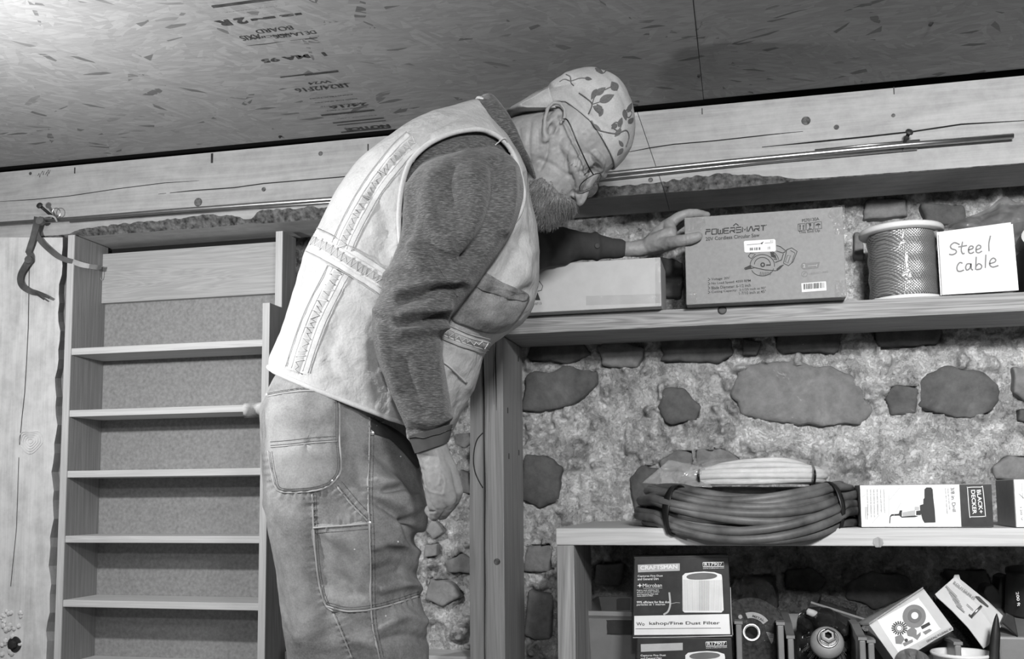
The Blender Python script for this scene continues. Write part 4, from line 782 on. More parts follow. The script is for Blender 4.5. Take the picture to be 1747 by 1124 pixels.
# paper bit bag
bn_ = np.array([-.1, -.95, .28]); bn_ /= np.linalg.norm(bn_); fb0 = Face(PY(1655, 1050, 1.86), bn_)
Z1 = lambda pts: [(1570+x/6.853, 960+y/6.853) for x, y in pts]
ol = Z1([(170, 365), (390, 170), (400, 135), (455, 130), (470, 185), (640, 330), (800, 450), (1005, 660), (960, 735), (890, 800), (800, 960), (740, 1000), (560, 760), (370, 560), (200, 405)])
bt = thing('bit_packet', fb0.at(1690, 1100), 'crumpled white packet picturing a straight router bit', 'packet')
P = np.array([fb0.at(*p_, 0) for p_ in ol]); P += bn_*(fbm(P*40, 2, 4)*.006)[:, None]; MB().prism(P, -bn_*.004).build('paper_packet', M['white_card'], bt, bevel=.0008)
fb1 = Face(fb0.p0+bn_*.0035, bn_); k = MB()
fb1.text(k, 'ROUTERPRO', *Z1([(385, 235), (630, 430)]), 4.2, .02)
for i in range(7): a, b_ = Z1([(300-i*4+i*25, 265+i*38), (430+i*15, 395+i*30)]); fb1.line(k, [a, b_], .8 if i % 2 else 1.4)
k.build('lettering', M['greyink'], bt)
k = MB(); fb1.poly(k, Z1([(640, 385), (690, 395), (800, 505), (795, 520), (700, 450)])); fb1.line(k, Z1([(545, 480), (620, 550)]), .9); fb1.line(k, Z1([(570, 600), (612, 640)]), 1.8); k.build('hang_slot', M['ink'], bt)
k = MB().tube([fb1.at(*Z1([(600, 625)])[0]), fb1.at(*Z1([(715, 505)])[0])], .0022, 10); k.build('bit_picture', M['steel'], bt, True)
# black foam pad, upright blade, end container
fp = thing('foam_pad', PY(1640, 1090, 1.95), 'dark speckled foam pad leaning behind the bit packet', 'pad')
MB().prism([PY(u, v, 1.93) for u, v in ((1594, 1018), (1612, 1022), (1690, 1105), (1684, 1208), (1632, 1208), (1600, 1060))], (0, .02, 0)).build('pad', M['grit'], fp, bevel=.002)
bl_ = thing('plastic_wedge', PY(1697, 1124, 1.79), 'dark pointed plastic wedge standing before the bit packet', 'blade')
G = []
for v in np.linspace(1046.5, 1215, 24):
    h = min(1, ((v-1046)/36.))**.55; c_ = 1700.5-(v-1046)*.045; a, b_ = PY(c_-8*h-(v-1046)*.03, v, 1.79), PY(c_+8*h, v, 1.79); m_ = (a+b_)/2; t_ = .0045*h
    G.append([a, m_+np.array([0, -t_, 0]), b_, m_+np.array([0, t_, 0])])
MB().grid(np.array(G), True)  .build('wedge', M['dark'], bl_, True)
ct = thing('storage_bin', PY(1740, 1124, 1.84), 'dark grey container cut off at the lower right corner', 'bin')
xq = PY(1708, 1090, 1.84)[0]
MB().hexa([(xq, 1.84, zb2+.0006), (xq+.22, 1.84, zb2+.0006), (xq+.22, 2.08, zb2+.0006), (xq, 2.08, zb2+.0006)], [(xq-.006, 1.835, PY(1710, 1085, 1.84)[2]), (xq+.22, 1.835, PY(1710, 1085, 1.84)[2]), (xq+.22, 2.09, PY(1700, 1032, 2.09)[2]), (xq-.006, 2.09, PY(1700, 1032, 2.09)[2])]).build('tub', M['grey_plastic'], ct, bevel=.004)
MB().prism([PY(u, v, 1.832) for u, v in ((1709, 1062), (1717, 1045), (1731, 1052), (1738, 1087))], (0, .012, 0)).build('catch', M['dark'], ct, bevel=.002)
rz_ = PY(1735, 1046, 2.0)[2]; tr = thing('tape_roll', PY(1752, 1044, 2.02), 'dark cylinder pack with white lettering at the far right', 'roll')
cy = PY(1758, 1010, 2.0); MB().lathe([(0, -.04), (.040, -.04), (.041, -.036), (.041, .032), (.043, .033), (.043, .040), (.036, .042), (0, .042)], cy, (.05, -.15, 1), 32).build('canister', M['cardblack'], tr, True)
k = MB(); ft = Face(cy+np.array([-.01, -.043, 0]), (-.2, -1, 0)); ft.text(k, '200 ft', (1733, 1010), (1736, 1034), 5, .01); k.build('white_lettering', M['white'], tr)
dk = thing('dark_case', PY(1715, 1030, 2.1), 'dark lidded case behind the bit packet against the stones', 'case')
MB().prism([PY(u, v, 2.06) for u, v in ((1678, 1012), (1682, 1000), (1695, 997), (1704, 1008), (1706, 985), (1716, 980), (1730, 984), (1736, 1048), (1700, 1060))], (0, .06, 0)).build('case_body', M['dark'], dk, bevel=.003)
# white bucket rim
pc = PY(1648, 1141, 1.80); wk = thing('white_bucket', (pc[0], 1.80, zb2), 'white round tub whose rim shows at the bottom edge', 'bucket')
zz = PY(1648, 1119, 1.78)[2]; MB().lathe([(.036, 0), (.046, zz-zb2-.006), (.049, zz-zb2-.006), (.050, zz-zb2-.002), (.048, zz-zb2), (.045, zz-zb2-.001), (.043, zz-zb2-.004), (.034, .004), (0, .004)], (pc[0], 1.826, zb2+.0005), (0, 0, 1), 48).build('tub', M['whiteplastic'], wk, True)
pc = PY(1681, 1117, 1.86); bb = thing('bolt', pc, 'small pale bolt standing beside the white tub', 'bolt'); MB().lathe([(0, .004), (.0045, .004), (.0045, -.03), (0, -.03)], pc, (0, -.2, 1), 12).build('shank', M['cup'], bb, True); MB().lathe([(0, -.03), (.008, -.03), (.008, -.036), (0, -.036)], pc, (0, -.2, 1), 6).build('head', M['cup'], bb)
rk = thing('rag_lump', PY(1550, 1120, 1.80), 'dark grey lump of rag under the kit box', 'rag'); blob_sheet('rag_cloth', [(1528, 1124), (1545, 1108), (1570, 1112), (1586, 1130), (1590, 1180), (1585, 1222), (1532, 1222), (1522, 1180)], 1.83, .03, 'midgrey', rk, amp=.015, sc=60)
# ================================================================ the man
def lerp_st(st, n):
    S_ = np.array(st, float); t = np.linspace(0, len(S_)-1, n); out = []
    for x in t:
        i = min(int(x), len(S_)-2); f = x-i; p0, p1, p2, p3 = S_[max(i-1, 0)], S_[i], S_[i+1], S_[min(i+2, len(S_)-1)]
        out.append(.5*((2*p1)+(p2-p0)*f+(2*p0-5*p1+4*p2-p3)*f*f+(-p0+3*p1-3*p2+p3)*f**3))
    return np.array(out)
def loft(st, n=90, m=96, ex=2.3, off=0., cap=False, tk=1.):
    """rings through stations (left edge px, right edge px, depth, half thickness)"""
    G = []; th = np.linspace(0, 2*pi, m, endpoint=False); ct, s_ = np.cos(th), np.sin(th)
    cx, sx = np.sign(ct)*np.abs(ct)**(2/ex), np.sign(s_)*np.abs(s_)**(2/ex)
    for q in lerp_st(st, n):
        A, B = PD(q[0], q[1], q[4]), PD(q[2], q[3], q[4]); c = (A+B)/2; a = (B-A)/2; la = np.linalg.norm(a)
        a = a*(la+off)/la; G.append(c+a*cx[:, None]+FW*((q[5]*tk+off)*sx)[:, None])
    mb = MB().grid(np.array(G), True)
    if cap: mb.add([G[0].mean(0)]+list(G[0]), [(0, 1+i, 1+(i+1) % m) for i in range(m)]).add([G[-1].mean(0)]+list(G[-1]), [(0, 1+i, 1+(i+1) % m) for i in range(m)])
    return mb
def vdata(me):
    V = np.empty(len(me.vertices)*3); me.vertices.foreach_get('co', V); N_ = np.empty_like(V); me.vertices.foreach_get('normal', N_); return V.reshape(-1, 3), N_.reshape(-1, 3)
def setv(me, V): me.vertices.foreach_set('co', np.ascontiguousarray(V).ravel()); me.update()
def segd(Q, P):
    P = np.array(P, float); d = np.full(len(Q), 1e9)
    for a, b in zip(P[:-1], P[1:]):
        ab = b-a; t = np.clip(((Q-a)@ab)/(ab@ab+1e-9), 0, 1); d = np.minimum(d, np.linalg.norm(Q-(a+t[:, None]*ab), axis=1))
    return d
def folds(me, sts, nz=()):
    V, N_ = vdata(me); Q, _ = pix(V); D = np.zeros(len(V)); near = np.clip((.45-N_@FW)/.5, 0, 1)
    for pts, w, amp in sts:
        P = smooth(pts, 5); d = segd(Q, P); D += amp*np.exp(-(d/w)**2)*near
    for amp, sc, oc, sd in nz: D += amp*fbm(V*np.asarray(sc), oc, sd)
    setv(me, V+N_*D[:, None])
def bvh_of(o):
    dg = bpy.context.evaluated_depsgraph_get(); e = o.evaluated_get(dg); me = e.to_mesh(); bm = bmesh.new(); bm.from_mesh(me); t = BVHTree.FromBMesh(bm); bm.free(); e.to_mesh_clear(); return t
def hit(bv, u, v, off=0.):
    r = ray(u, v); l, n_, i, d = bv.ray_cast(Vector(EYE), Vector(r).normalized())
    if l is None: return None
    n_ = np.array(n_); n_ = n_ if n_@r < 0 else -n_; return np.array(l)+n_*off
def proj(bv, pts, off):
    out = []; last = None
    for p in pts:
        h = hit(bv, p[0], p[1], off)
        if h is not None: out.append(h)
    return np.array(out)
def tube_on(bv, pts, r, off=.0, sm=8, n=6, mb=None):
    P = proj(bv, smooth(pts, sm), off); return (mb or MB()).tube(P, r, n)
def ribbon_on(bv, pts, w, off=.002, sm=8, nw=5, jit=0, mb=None, thick=1):
    P = smooth(pts, sm); T = np.gradient(P, axis=0); T /= np.linalg.norm(T, axis=1)[:, None]+1e-9; N_ = np.stack([T[:, 1], -T[:, 0]], 1); G = []
    for i, (p, n_) in enumerate(zip(P, N_)):
        row = []; k = 1+jit*sin(i*1.3)*.5+jit*sin(i*.53+2)*.6
        for j in np.linspace(-1, 1, nw):
            h = hit(bv, *(p+n_*w*.5*j*k), off if abs(j) < 1 else off*.1)
            if h is None: break
            row.append(h)
        if len(row) == nw: G.append(row)
    return (mb or MB()).grid(G)
def patch_on(bv, out, off=.0025, rings=8, sm=5, mb=None, closed=True):
    O = smooth(out, sm, True) if closed else np.array(out, float); c = O.mean(0); G = []
    for s_, k in [(1, .05), (.985, 1)]+[(x, 1) for x in list(np.linspace(.9, .05, rings))+[.001]]:
        row = [hit(bv, *(c+(o-c)*s_), off*k) for o in O]
        if any(r is None for r in row): continue
        G.append(row)
    return (mb or MB()).grid(np.array(G), True)
def heather():
    m, N, L, b = nm('heather_jersey', .85, spec=.2); n1 = noise(N, L, coords(N, L, (30, 30, 230), (0, .35, 0)), 4, 4, .7); n2 = noise(N, L, coords(N, L), 12, 3)
    c = mixc(N, L, .35, ramp(N, L, n1, [(.38, .025), (.52, .10), (.66, .28)]), ramp(N, L, n2, [(.3, .07), (.7, .15)])); L.new(c, b.inputs['Base Color']); bump(N, L, b, n1, .5, .0015)
    b.inputs['Sheen Weight'].default_value = .25; return m
def canvas(name, lo, hi, crump=0):
    m, N, L, b = nm(name, .85, spec=.15); c = coords(N, L); n1 = noise(N, L, c, 9, 6, .7, .4); n2 = noise(N, L, c, 350, 3, .7)
    x = mixc(N, L, .3, ramp(N, L, n1, [(.36, lo), (.62, hi)]), ramp(N, L, n2, [(.3, lo*.8), (.7, hi*1.1)])); L.new(x, b.inputs['Base Color']); bump(N, L, b, n2, .3, .0008)
    if crump:
        n3 = noise(N, L, c, 30, 4, .55, .25); n4 = nd(N, 'ShaderNodeMath', operation='MULTIPLY_ADD'); L.new(n3, n4.inputs[0]); n4.inputs[1].default_value = 1; L.new(n2, n4.inputs[2]); n4.inputs[2].default_value = 0
        for l_ in list(n4.inputs[2].links): L.remove(l_)
        bump(N, L, b, n4.outputs[0], crump, .006)
    return m
def skin(name='skin', v=.31):
    m, N, L, b = nm(name, .5, spec=.35); c = coords(N, L); n1 = noise(N, L, c, 25, 5, .65); n2 = noise(N, L, c, 220, 3, .6)
    L.new(mixc(N, L, .3, ramp(N, L, n1, [(.3, v*.8), (.7, v*1.15)]), ramp(N, L, n2, [(.3, v*.75), (.7, v*1.15)])), b.inputs['Base Color']); bump(N, L, b, n2, .25, .0012)
    b.inputs['Subsurface Weight'].default_value = 0; return m
M['jersey'] = heather(); M['canvas'] = canvas('duck_canvas', .14, .36, .25); M['canvas_pale'] = canvas('worn_canvas', .19, .42, .2); M['vest'] = canvas('vest_cloth', .44, .60, .9); M['tape_reflect'] = canvas('reflective_tape', .34, .48); M['edge_tape'] = canvas('tape_border', .54, .68)
M['stain_shade'] = canvas('stained_shaded_cloth', .10, .42, .5); M['skin'] = skin(); M['stitch'] = plain('dark_stitch', .11, .8, bmp=0); M['thread'] = plain('pale_thread', .42, .8, bmp=0); M['darkcloth'] = plain('dark_cloth', .05, .9); M['capcloth'] = canvas('cap_cloth', .36, .50, .4); M['print'] = canvas('cap_print', .08, .18)  # vest pocket cloth: stains and lower-front shade both put into the colour
def hairmat():
    m, N, L, b = nm('grey_hair', .6); n = noise(N, L, coords(N, L, (60, 60, 60)), 6, 4, .7); L.new(ramp(N, L, n, [(.3, .09), (.7, .30)]), b.inputs['Base Color']); return m
M['hair'] = hairmat()
man = thing('person', (PD(600, 1000, 1.72)*np.array([1, 1, 0])), 'man in pale work vest, patterned cap and carpenter trousers reaching to shelf', 'person')
# --- torso and vest
TS = [(465, 626, 766, 742, 1.74, .165), (466, 606, 795, 690, 1.74, .168), (478, 580, 812, 650, 1.74, .170), (492, 550, 829, 598, 1.74, .175), (506, 506, 872, 562, 1.74, .182), (519, 466, 905, 535, 1.74, .188), (525, 440, 918, 490, 1.74, .193), (548, 398, 919, 440, 1.74, .198),
      (575, 345, 917, 392, 1.74, .200), (612, 295, 908, 345, 1.74, .198), (658, 258, 903, 305, 1.74, .185), (710, 220, 890, 275, 1.74, .155), (765, 196, 876, 252, 1.74, .115), (815, 178, 858, 228, 1.74, .075)]
ARM = [(684, 330), (694, 289), (708, 266), (734, 244), (766, 229), (798, 222), (824, 222), (849, 233), (866, 249), (879, 272), (889, 305), (893, 335), (885, 366), (866, 390), (836, 421), (808, 456), (770, 486), (720, 480), (690, 440), (681, 385)]
def inpoly(Q, poly):
    P = np.array(poly, float); ins = np.zeros(len(Q), bool)
    for a, b in zip(P, np.roll(P, -1, 0)): ins ^= ((a[1] > Q[:, 1]) != (b[1] > Q[:, 1])) & (Q[:, 0] < (b[0]-a[0])*(Q[:, 1]-a[1])/((b[1]-a[1])+1e-12)+a[0])
    return ins
vm = loft(TS, 150, 160, 2.35).mesh('vest')
VF = [([(742, 212), (700, 235), (668, 268)], 5, .003), ([(780, 200), (735, 222)], 4, -.0025), ([(660, 285), (630, 330), (600, 380)], 6, -.0025), ([(560, 470), (545, 520), (525, 570)], 5, -.0025), ([(600, 470), (640, 500), (670, 530)], 9, -.005), ([(590, 490), (630, 520), (655, 550)], 7, .004), ([(655, 420), (668, 445), (672, 480)], 7, -.006), ([(640, 395), (655, 420), (650, 450)], 6, .004), ([(480, 600), (500, 560), (510, 520)], 6, .0025), ([(575, 600), (600, 640), (650, 690)], 8, .003), ([(560, 620), (590, 660), (620, 690)], 5, -.003), ([(640, 640), (650, 670), (648, 705)], 5, .005), ([(632, 620), (640, 660), (635, 695)], 5, -.005), ([(895, 300), (905, 350), (908, 400)], 5, -.003), ([(880, 420), (895, 450), (900, 480)], 6, .004), ([(705, 250), (640, 330), (600, 420)], 30, .004), ([(850, 255), (800, 215), (740, 232)], 8, .003), ([(640, 330), (660, 380), (650, 440)], 14, -.005), ([(600, 500), (640, 560), (650, 600)], 18, -.003), ([(560, 640), (620, 690), (660, 700)], 12, .004), ([(640, 590), (655, 650), (650, 700)], 9, -.006), ([(665, 600), (668, 660), (665, 720)], 8, .005),
      ([(880, 380), (845, 430), (820, 480)], 9, .005), ([(895, 400), (870, 450), (840, 500)], 8, -.005), ([(905, 430), (890, 470), (860, 510)], 9, .005), ([(830, 500), (870, 510), (900, 495)], 10, -.006), ([(800, 520), (840, 545), (880, 545)], 12, .005), ([(780, 590), (810, 620), (800, 660)], 10, .004), ([(775, 640), (790, 660), (780, 700)], 7, -.005),
      ([(530, 470), (560, 520), (545, 580)], 16, .003), ([(575, 560), (560, 610), (570, 650)], 10, -.003), ([(660, 300), (625, 345)], 8, -.003), ([(725, 240), (690, 270)], 7, -.003)]
folds(vm, VF, [(.004, 9, 4, 4), (.0022, 26, 4, 14)])
bm = bmesh.new(); bm.from_mesh(vm); C_ = np.array([f.calc_center_median() for f in bm.faces]); Q, z = pix(C_)
kill = inpoly(Q, ARM) & (z < 1.72)
fa = PD(850, 350, 1.93); kill |= (np.linalg.norm(C_-fa, axis=1) < .085)
bm.faces.ensure_lookup_table(); bmesh.ops.delete(bm, geom=[f for f, k in zip(bm.faces, kill) if k], context='FACES'); bm.to_mesh(vm); bm.free()
vest = link('vest', vm, M['vest'], man, True)
solid = vest.modifiers.new('s', 'SOLIDIFY'); solid.thickness = .003; solid.offset = -1
vfull = loft(TS, 150, 160, 2.35).mesh('tmp'); folds(vfull, VF, [(.004, 9, 4, 4), (.0022, 26, 4, 14)]); VV_ = vdata(vfull)[0]; tmp = link('tmp', vfull); bvV = bvh_of(tmp); bpy.data.objects.remove(tmp)
P = proj(bvV, smooth(ARM, 8, True), .0005); P = .25*np.roll(P, 1, 0)+.5*P+.25*np.roll(P, -1, 0)
MB().tube(P, .0042, 8, True).build('armhole_binding', M['edge_tape'], vest, True)
hem = VV_[:160]; MB().tube(hem, .0042, 8, True).build('hem_binding', M['edge_tape'], vest, True)
nk = VV_[149*160:150*160]; MB().tube(nk, .004, 8, True).build('neck_binding', M['edge_tape'], vest, True)
# reflective tapes: border strips with a ruffled silver centre
def band(pts, w, nme='reflective_band'):
    ribbon_on(bvV, pts, w, .0022, 10, 7, .10).build(nme, M['edge_tape'], vest, True)
    o = ribbon_on(bvV, pts, w*.46, .0034, 10, 5, .06).build('silver_strip', M['tape_reflect'], vest, True)
    P = smooth(pts, 10); T = np.gradient(P, axis=0); T /= np.linalg.norm(T, axis=1)[:, None]; N_ = np.stack([T[:, 1], -T[:, 0]], 1)
    zz = []; L_ = np.r_[0, np.cumsum(np.linalg.norm(np.diff(P, axis=0), axis=1))]; n = int(L_[-1]/5)
    for i in range(n+1):
        s_ = L_[-1]*i/n; p = np.array([np.interp(s_, L_, P[:, k]) for k in (0, 1)]); nn = np.array([np.interp(s_, L_, N_[:, k]) for k in (0, 1)]); zz.append(p+nn*w*(.20 if i % 2 else -.20)*random.uniform(.5, 1.1)+np.random.RandomState(i).normal(0, 1.4, 2))
    Pz = proj(bvV, zz, .0036); MB().tube(Pz, .0011, 5).build('zigzag_quilting', M['edge_tape'], vest, True)
    for sgn in (-1, 1):
        for k in (.25, .49):
            tube_on(bvV, P[::3]+N_[::3]*w*k*sgn, .0009, .0022, 3).build('tape_seam', M['edge_tape'] if k < .3 else M['tape_reflect'], vest, True)
band([(706, 240), (686, 258), (659, 290), (635, 323), (612, 362), (592, 402), (584, 422)], 36)
band([(533, 410), (562, 424), (600, 447), (640, 472), (676, 496)], 44)
band([(578, 462), (555, 507), (535, 550), (518, 598), (507, 634)], 40)
band([(738, 556), (770, 570), (800, 582), (834, 590)], 26)
patch_on(bvV, [(815, 462), (858, 482), (900, 502), (893, 528), (868, 560), (835, 568), (795, 556), (768, 540), (790, 500)], .003).build('front_pocket', M['stain_shade'], vest, True)  # pocket colour holds stains plus the shade of the vest's lower front
patch_on(bvV, [(812, 466), (855, 484), (897, 502), (890, 514), (850, 502), (808, 486)], .005, 4, 3).build('pocket_flap', M['stain_shade'], vest, True)
tube_on(bvV, [(745, 610), (770, 628), (795, 652)], .0018, .002).build('pocket_hem', M['edge_tape'], vest, True)
# --- shirt
sm = loft([(a, b_, c, d, D, t) for a, b_, c, d, D, t in TS], 90, 96, 2.3, -.012, True).mesh('shirt'); shirt = link('shirt', sm, M['jersey'], man, True)
SL = [(752, 266, 850, 254, 1.61, .030), (716, 284, 878, 272, 1.585, .058), (693, 315, 892, 305, 1.565, .078), (688, 350, 890, 345, 1.555, .084), (684, 400, 872, 398, 1.55, .082), (668, 450, 835, 455, 1.545, .076), (650, 500, 792, 512, 1.54, .070), (635, 545, 762, 552, 1.535, .064), (638, 590, 754, 600, 1.525, .060), (655, 640, 762, 645, 1.52, .056), (677, 695, 770, 692, 1.515, .052), (695, 745, 772, 727, 1.515, .042)]
slm = loft(SL, 150, 110, 2.15, 0, True).mesh('sleeve')
folds(slm, [([(846, 279), (850, 330), (836, 388), (800, 440)], 13, -0.0180), ([(872, 290), (872, 340), (858, 390)], 10, 0.0090), ([(772, 285), (764, 310), (768, 345)], 9, -0.005), ([(735, 300), (728, 340), (735, 380)], 12, 0.005), ([(806, 300), (812, 340), (800, 400)], 14, 0.006), ([(705, 330), (700, 380), (690, 420)], 10, -0.0060),
            ([(700, 420), (740, 470), (790, 480)], 12, 0.0090), ([(720, 400), (765, 440), (815, 440)], 10, -0.0090), ([(686, 512), (720, 506), (752, 490), (785, 488)], 8, -0.0150), ([(680, 498), (720, 486), (770, 478)], 8, 0.0090), ([(688, 536), (725, 527), (762, 520)], 7, 0.0135), ([(684, 553), (720, 549), (756, 538)], 6, -0.0135), ([(690, 566), (725, 562), (755, 555)], 7, 0.0105), ([(685, 585), (720, 580), (752, 578)], 8, -0.0075),
            ([(652, 560), (660, 610), (680, 660)], 9, 0.0075), ([(690, 620), (700, 660), (720, 700)], 12, -0.0060), ([(740, 620), (745, 660), (750, 700)], 12, 0.0060), ([(700, 715), (735, 722), (768, 712)], 6, 0.0060), ([(698, 735), (735, 738), (768, 722)], 5, -0.0060), ([(660, 470), (690, 455), (720, 460)], 9, 0.0060), ([(645, 530), (670, 540), (680, 560)], 8, 0.0075)],
      [(.004, 11, 4, 5), (.0015, 34, 3, 6)])
sleeve = link('sleeve', slm, M['jersey'], shirt, True); bvS = bvh_of(sleeve)
loft([(697, 742, 772, 724, 1.515, .041), (703, 760, 769, 742, 1.515, .036), (708, 773, 765, 754, 1.515, .033)], 16, 60, 2.1).build('cuff', plain('rib_cuff', .10, .9), shirt, True)
tube_on(bvS, [(735, 432), (752, 462), (780, 506)], .0008, .0002).build('sleeve_seam', M['jersey'], shirt, True)
def chain(pts, n=16, Y=False, mb=None, k=10, flat=None):
    """closed tapering limb through (u, v, depth, radius px), round ends"""
    P = []; R = []
    for u, v, d, r in lerp_st(pts, k):
        p = PY(u, v, d) if Y else PD(u, v, d); P.append(p); R.append(r*((p-EYE)@FW)/F)
    P = np.array(P); R = np.array(R); t0 = P[0]-P[1]; t0 /= np.linalg.norm(t0); t1 = P[-1]-P[-2]; t1 /= np.linalg.norm(t1)
    e0 = [(P[0]+t0*R[0]*sin(a), R[0]*cos(a)) for a in (1.45, 1.1, .75, .35)]; e1 = [(P[-1]+t1*R[-1]*sin(a), R[-1]*cos(a)) for a in (.35, .75, 1.1, 1.45)]
    return (mb or MB()).tube([p for p, _ in e0]+list(P)+[p for p, _ in e1], [r for _, r in e0]+list(R)+[r for _, r in e1], n)
fs = chain([(842, 315, 1.90, 62), (860, 390, 1.95, 52), (892, 420, 1.985, 42), (930, 420, 2.01, 36), (982, 420, 2.035, 26), (1020, 421, 2.05, 21), (1046, 424, 2.055, 16.5)], 40, k=60).mesh('far_sleeve')
folds(fs, [([(925, 392), (940, 420), (935, 450)], 8, -.005), ([(960, 395), (972, 420), (965, 445)], 8, .005), ([(990, 402), (996, 425), (992, 440)], 6, -.004), ([(1016, 398), (1020, 420), (1018, 440)], 5, .005)], [(.004, 14, 3, 8)])
link('sleeve', fs, M['darkcloth'], shirt, True)
chain([(1046, 424, 2.055, 17.5), (1056, 424, 2.058, 16.5)], 30, k=5).build('cuff', M['darkcloth'], shirt, True)
MB().lathe([(0, .0012), (.005, .0012), (.0055, 0)], hit(bvh_of(bpy.data.objects['sleeve.001']), 1019, 419, .0005), -FW, 14).build('cuff_button', M['rust'], shirt)
col = loft([(810, 178, 872, 280, 1.74, .10), (832, 167, 896, 300, 1.74, .10), (850, 180, 908, 316, 1.738, .094), (861, 196, 915, 326, 1.736, .088)], 20, 64, 2.2).mesh('collar'); folds(col, [], [(.003, 20, 3, 2)])
MB().tube(smooth([hit(bvV, 862, 245, .004), hit(bvV, 856, 241, .008), PD(850, 243, 1.60), PD(842, 250, 1.60)], 5), .0009, 5).build('loose_thread', M['edge_tape'], vest, True)
co_ = link('collar', col, M['darkcloth'], shirt, True); co_.modifiers.new('s', 'SOLIDIFY').thickness = .004; co_.data.materials.clear(); co_.data.materials.append(M['jersey'])
# --- head in its own frame: a = up from the chin, b = forward, s = towards the near side (millimetres)
HD = 1.72; PXM = HD/F; ps = radians(13); H0 = PD(930, 375, HD)
a_ = RT*.775+UP*.63; b0 = RT*.63-UP*.775; s0 = -FW; b_ax = b0*cos(ps)+s0*sin(ps); s_ax = s0*cos(ps)-b0*sin(ps)
def hp(a, b, s): return H0+(a_*a+b_ax*b+s_ax*s)*PXM
HT = np.array([(-6, -12, -50, 18), (0, 0, -62, 28), (20, 4, -85, 44), (45, 2, -108, 54), (65, 0, -125, 61), (90, -5, -160, 68), (108, -13, -172, 71), (124, -2, -176, 73), (150, 0, -176, 75), (180, -5, -173, 75), (205, -16, -164, 70), (226, -40, -149, 56), (240, -66, -128, 36), (247, -92, -106, 6)], float)
def hrow(a): return [np.interp(a, HT[:, 0], HT[:, k]) for k in (1, 2, 3)]
Hs = lerp_st(HT, 70)
def hpt(a, th, off=0):
    f_, k_, w_ = [np.interp(a, Hs[:, 0], Hs[:, k]) for k in (1, 2, 3)]; c = (f_+k_)/2; h = (f_-k_)/2+off; w_ += off; ct, st = cos(th), sin(th)
    sg = lambda x, e: math.copysign(abs(x)**e, x)
    return (a, c+h*sg(ct, .92), w_*sg(st, .9)*(1-.16*max(0, ct)**2))
th = np.linspace(0, 2*pi, 64, endpoint=False)
sk_ = MB(); G = [[hp(*hpt(a, t)) for t in th] for a in Hs[:, 0]]; sk_.grid(np.array(G), True); sk_.add([hp(-8, -32, 0)]+G[0], [(0, 1+i, 1+(i+1) % 64) for i in range(64)]); sk_.add([hp(248, -99, 0)]+G[-1], [(0, 1+i, 1+(i+1) % 64) for i in range(64)])
def hchain(pts, n=14, mb=sk_):
    P = np.array([hp(*p[:3]) for p in pts]); R = np.array([p[3]*PXM for p in pts])
    t0 = P[0]-P[1]; t0 /= np.linalg.norm(t0)+1e-9; t1 = P[-1]-P[-2]; t1 /= np.linalg.norm(t1)+1e-9
    mb.tube([P[0]+t0*R[0]*sin(a) for a in (1.4, .9, .4)]+list(P)+[P[-1]+t1*R[-1]*sin(a) for a in (.4, .9, 1.4)], [R[0]*cos(a) for a in (1.4, .9, .4)]+list(R)+[R[-1]*cos(a) for a in (.4, .9, 1.4)], n)
hchain([(120, -9, 0, 8), (104, -4, 0, 7.5), (88, 3, 0, 7.5), (74, 10, 0, 8), (65, 13, 0, 8.2)]); hchain([(74, 4, 0, 9), (65, 7, 10, 7.5), (63, 2, 12, 6)]); hchain([(74, 4, 0, 9), (65, 7, -10, 7.5), (63, 2, -12, 6)])
hchain([(128, -17, 44, 8), (131, -8, 26, 9), (126, -6, 8, 7)]); hchain([(128, -17, -44, 8), (131, -8, -26, 9), (126, -6, -8, 7)])
for s_ in (1, -1): hchain([(92, -22, s_*46, 17), (86, -12, s_*32, 17), (76, -6, s_*20, 13)]); hchain([(110, -20, s_*20, 9), (109, -18, s_*31, 12), (110, -24, s_*42, 8)]); hchain([(100, -60, s_*60, 12), (96, -38, s_*55, 13)])
hchain([(40, -2, 0, 12), (40, -6, 18, 10)]); hchain([(40, -2, 0, 12), (40, -6, -18, 10)])
for s_ in (1, -1):
    e = lambda a, b, s: (a-19, b+10, s_*s)
    ear = [(97, -96, 74), (104, -104, 78), (116, -116, 82), (130, -126, 85), (143, -127, 85), (151, -118, 84), (150, -106, 82), (142, -97, 79), (132, -95, 76)]
    hchain([(p[0]-19, p[1]+10, s_*(p[2]+4), 3.4) for p in ear]); hchain([(*e(128, -104, 76), 3.2), (*e(136, -110, 79), 3.6), (*e(124, -110, 79), 4), (*e(112, -104, 78), 4)]); hchain([(*e(104, -96, 75), 6), (*e(98, -93, 74), 6.5), (*e(95, -92, 74), 6)]); hchain([(*e(115, -91, 74), 4), (*e(122, -93, 75), 4)])
    hchain([(*e(110, -102, 68), 9), (*e(125, -110, 69), 12), (*e(140, -113, 71), 10)])
chain([(835, 250, 1.74, 44), (868, 255, 1.735, 50), (905, 250, 1.725, 55), (945, 238, 1.72, 56)], 40, mb=sk_, k=14)
chain([(600, 620, 1.74, 90), (700, 480, 1.74, 90), (760, 370, 1.74, 80), (830, 265, 1.74, 40)], 20, mb=sk_, k=14)
chain([(780, 300, 1.66, 45), (780, 350, 1.57, 45), (705, 545, 1.535, 38), (720, 660, 1.52, 33), (735, 745, 1.515, 27), (735, 762, 1.512, 27)], 24, mb=sk_, k=20)
chain([(800, 320, 1.82, 45), (845, 335, 1.90, 42), (875, 412, 1.97, 30), (960, 421, 2.03, 20), (1050, 424, 2.058, 13.5), (1075, 425, 2.055, 13), (1100, 422, 2.05, 13)], 24, mb=sk_, k=24)
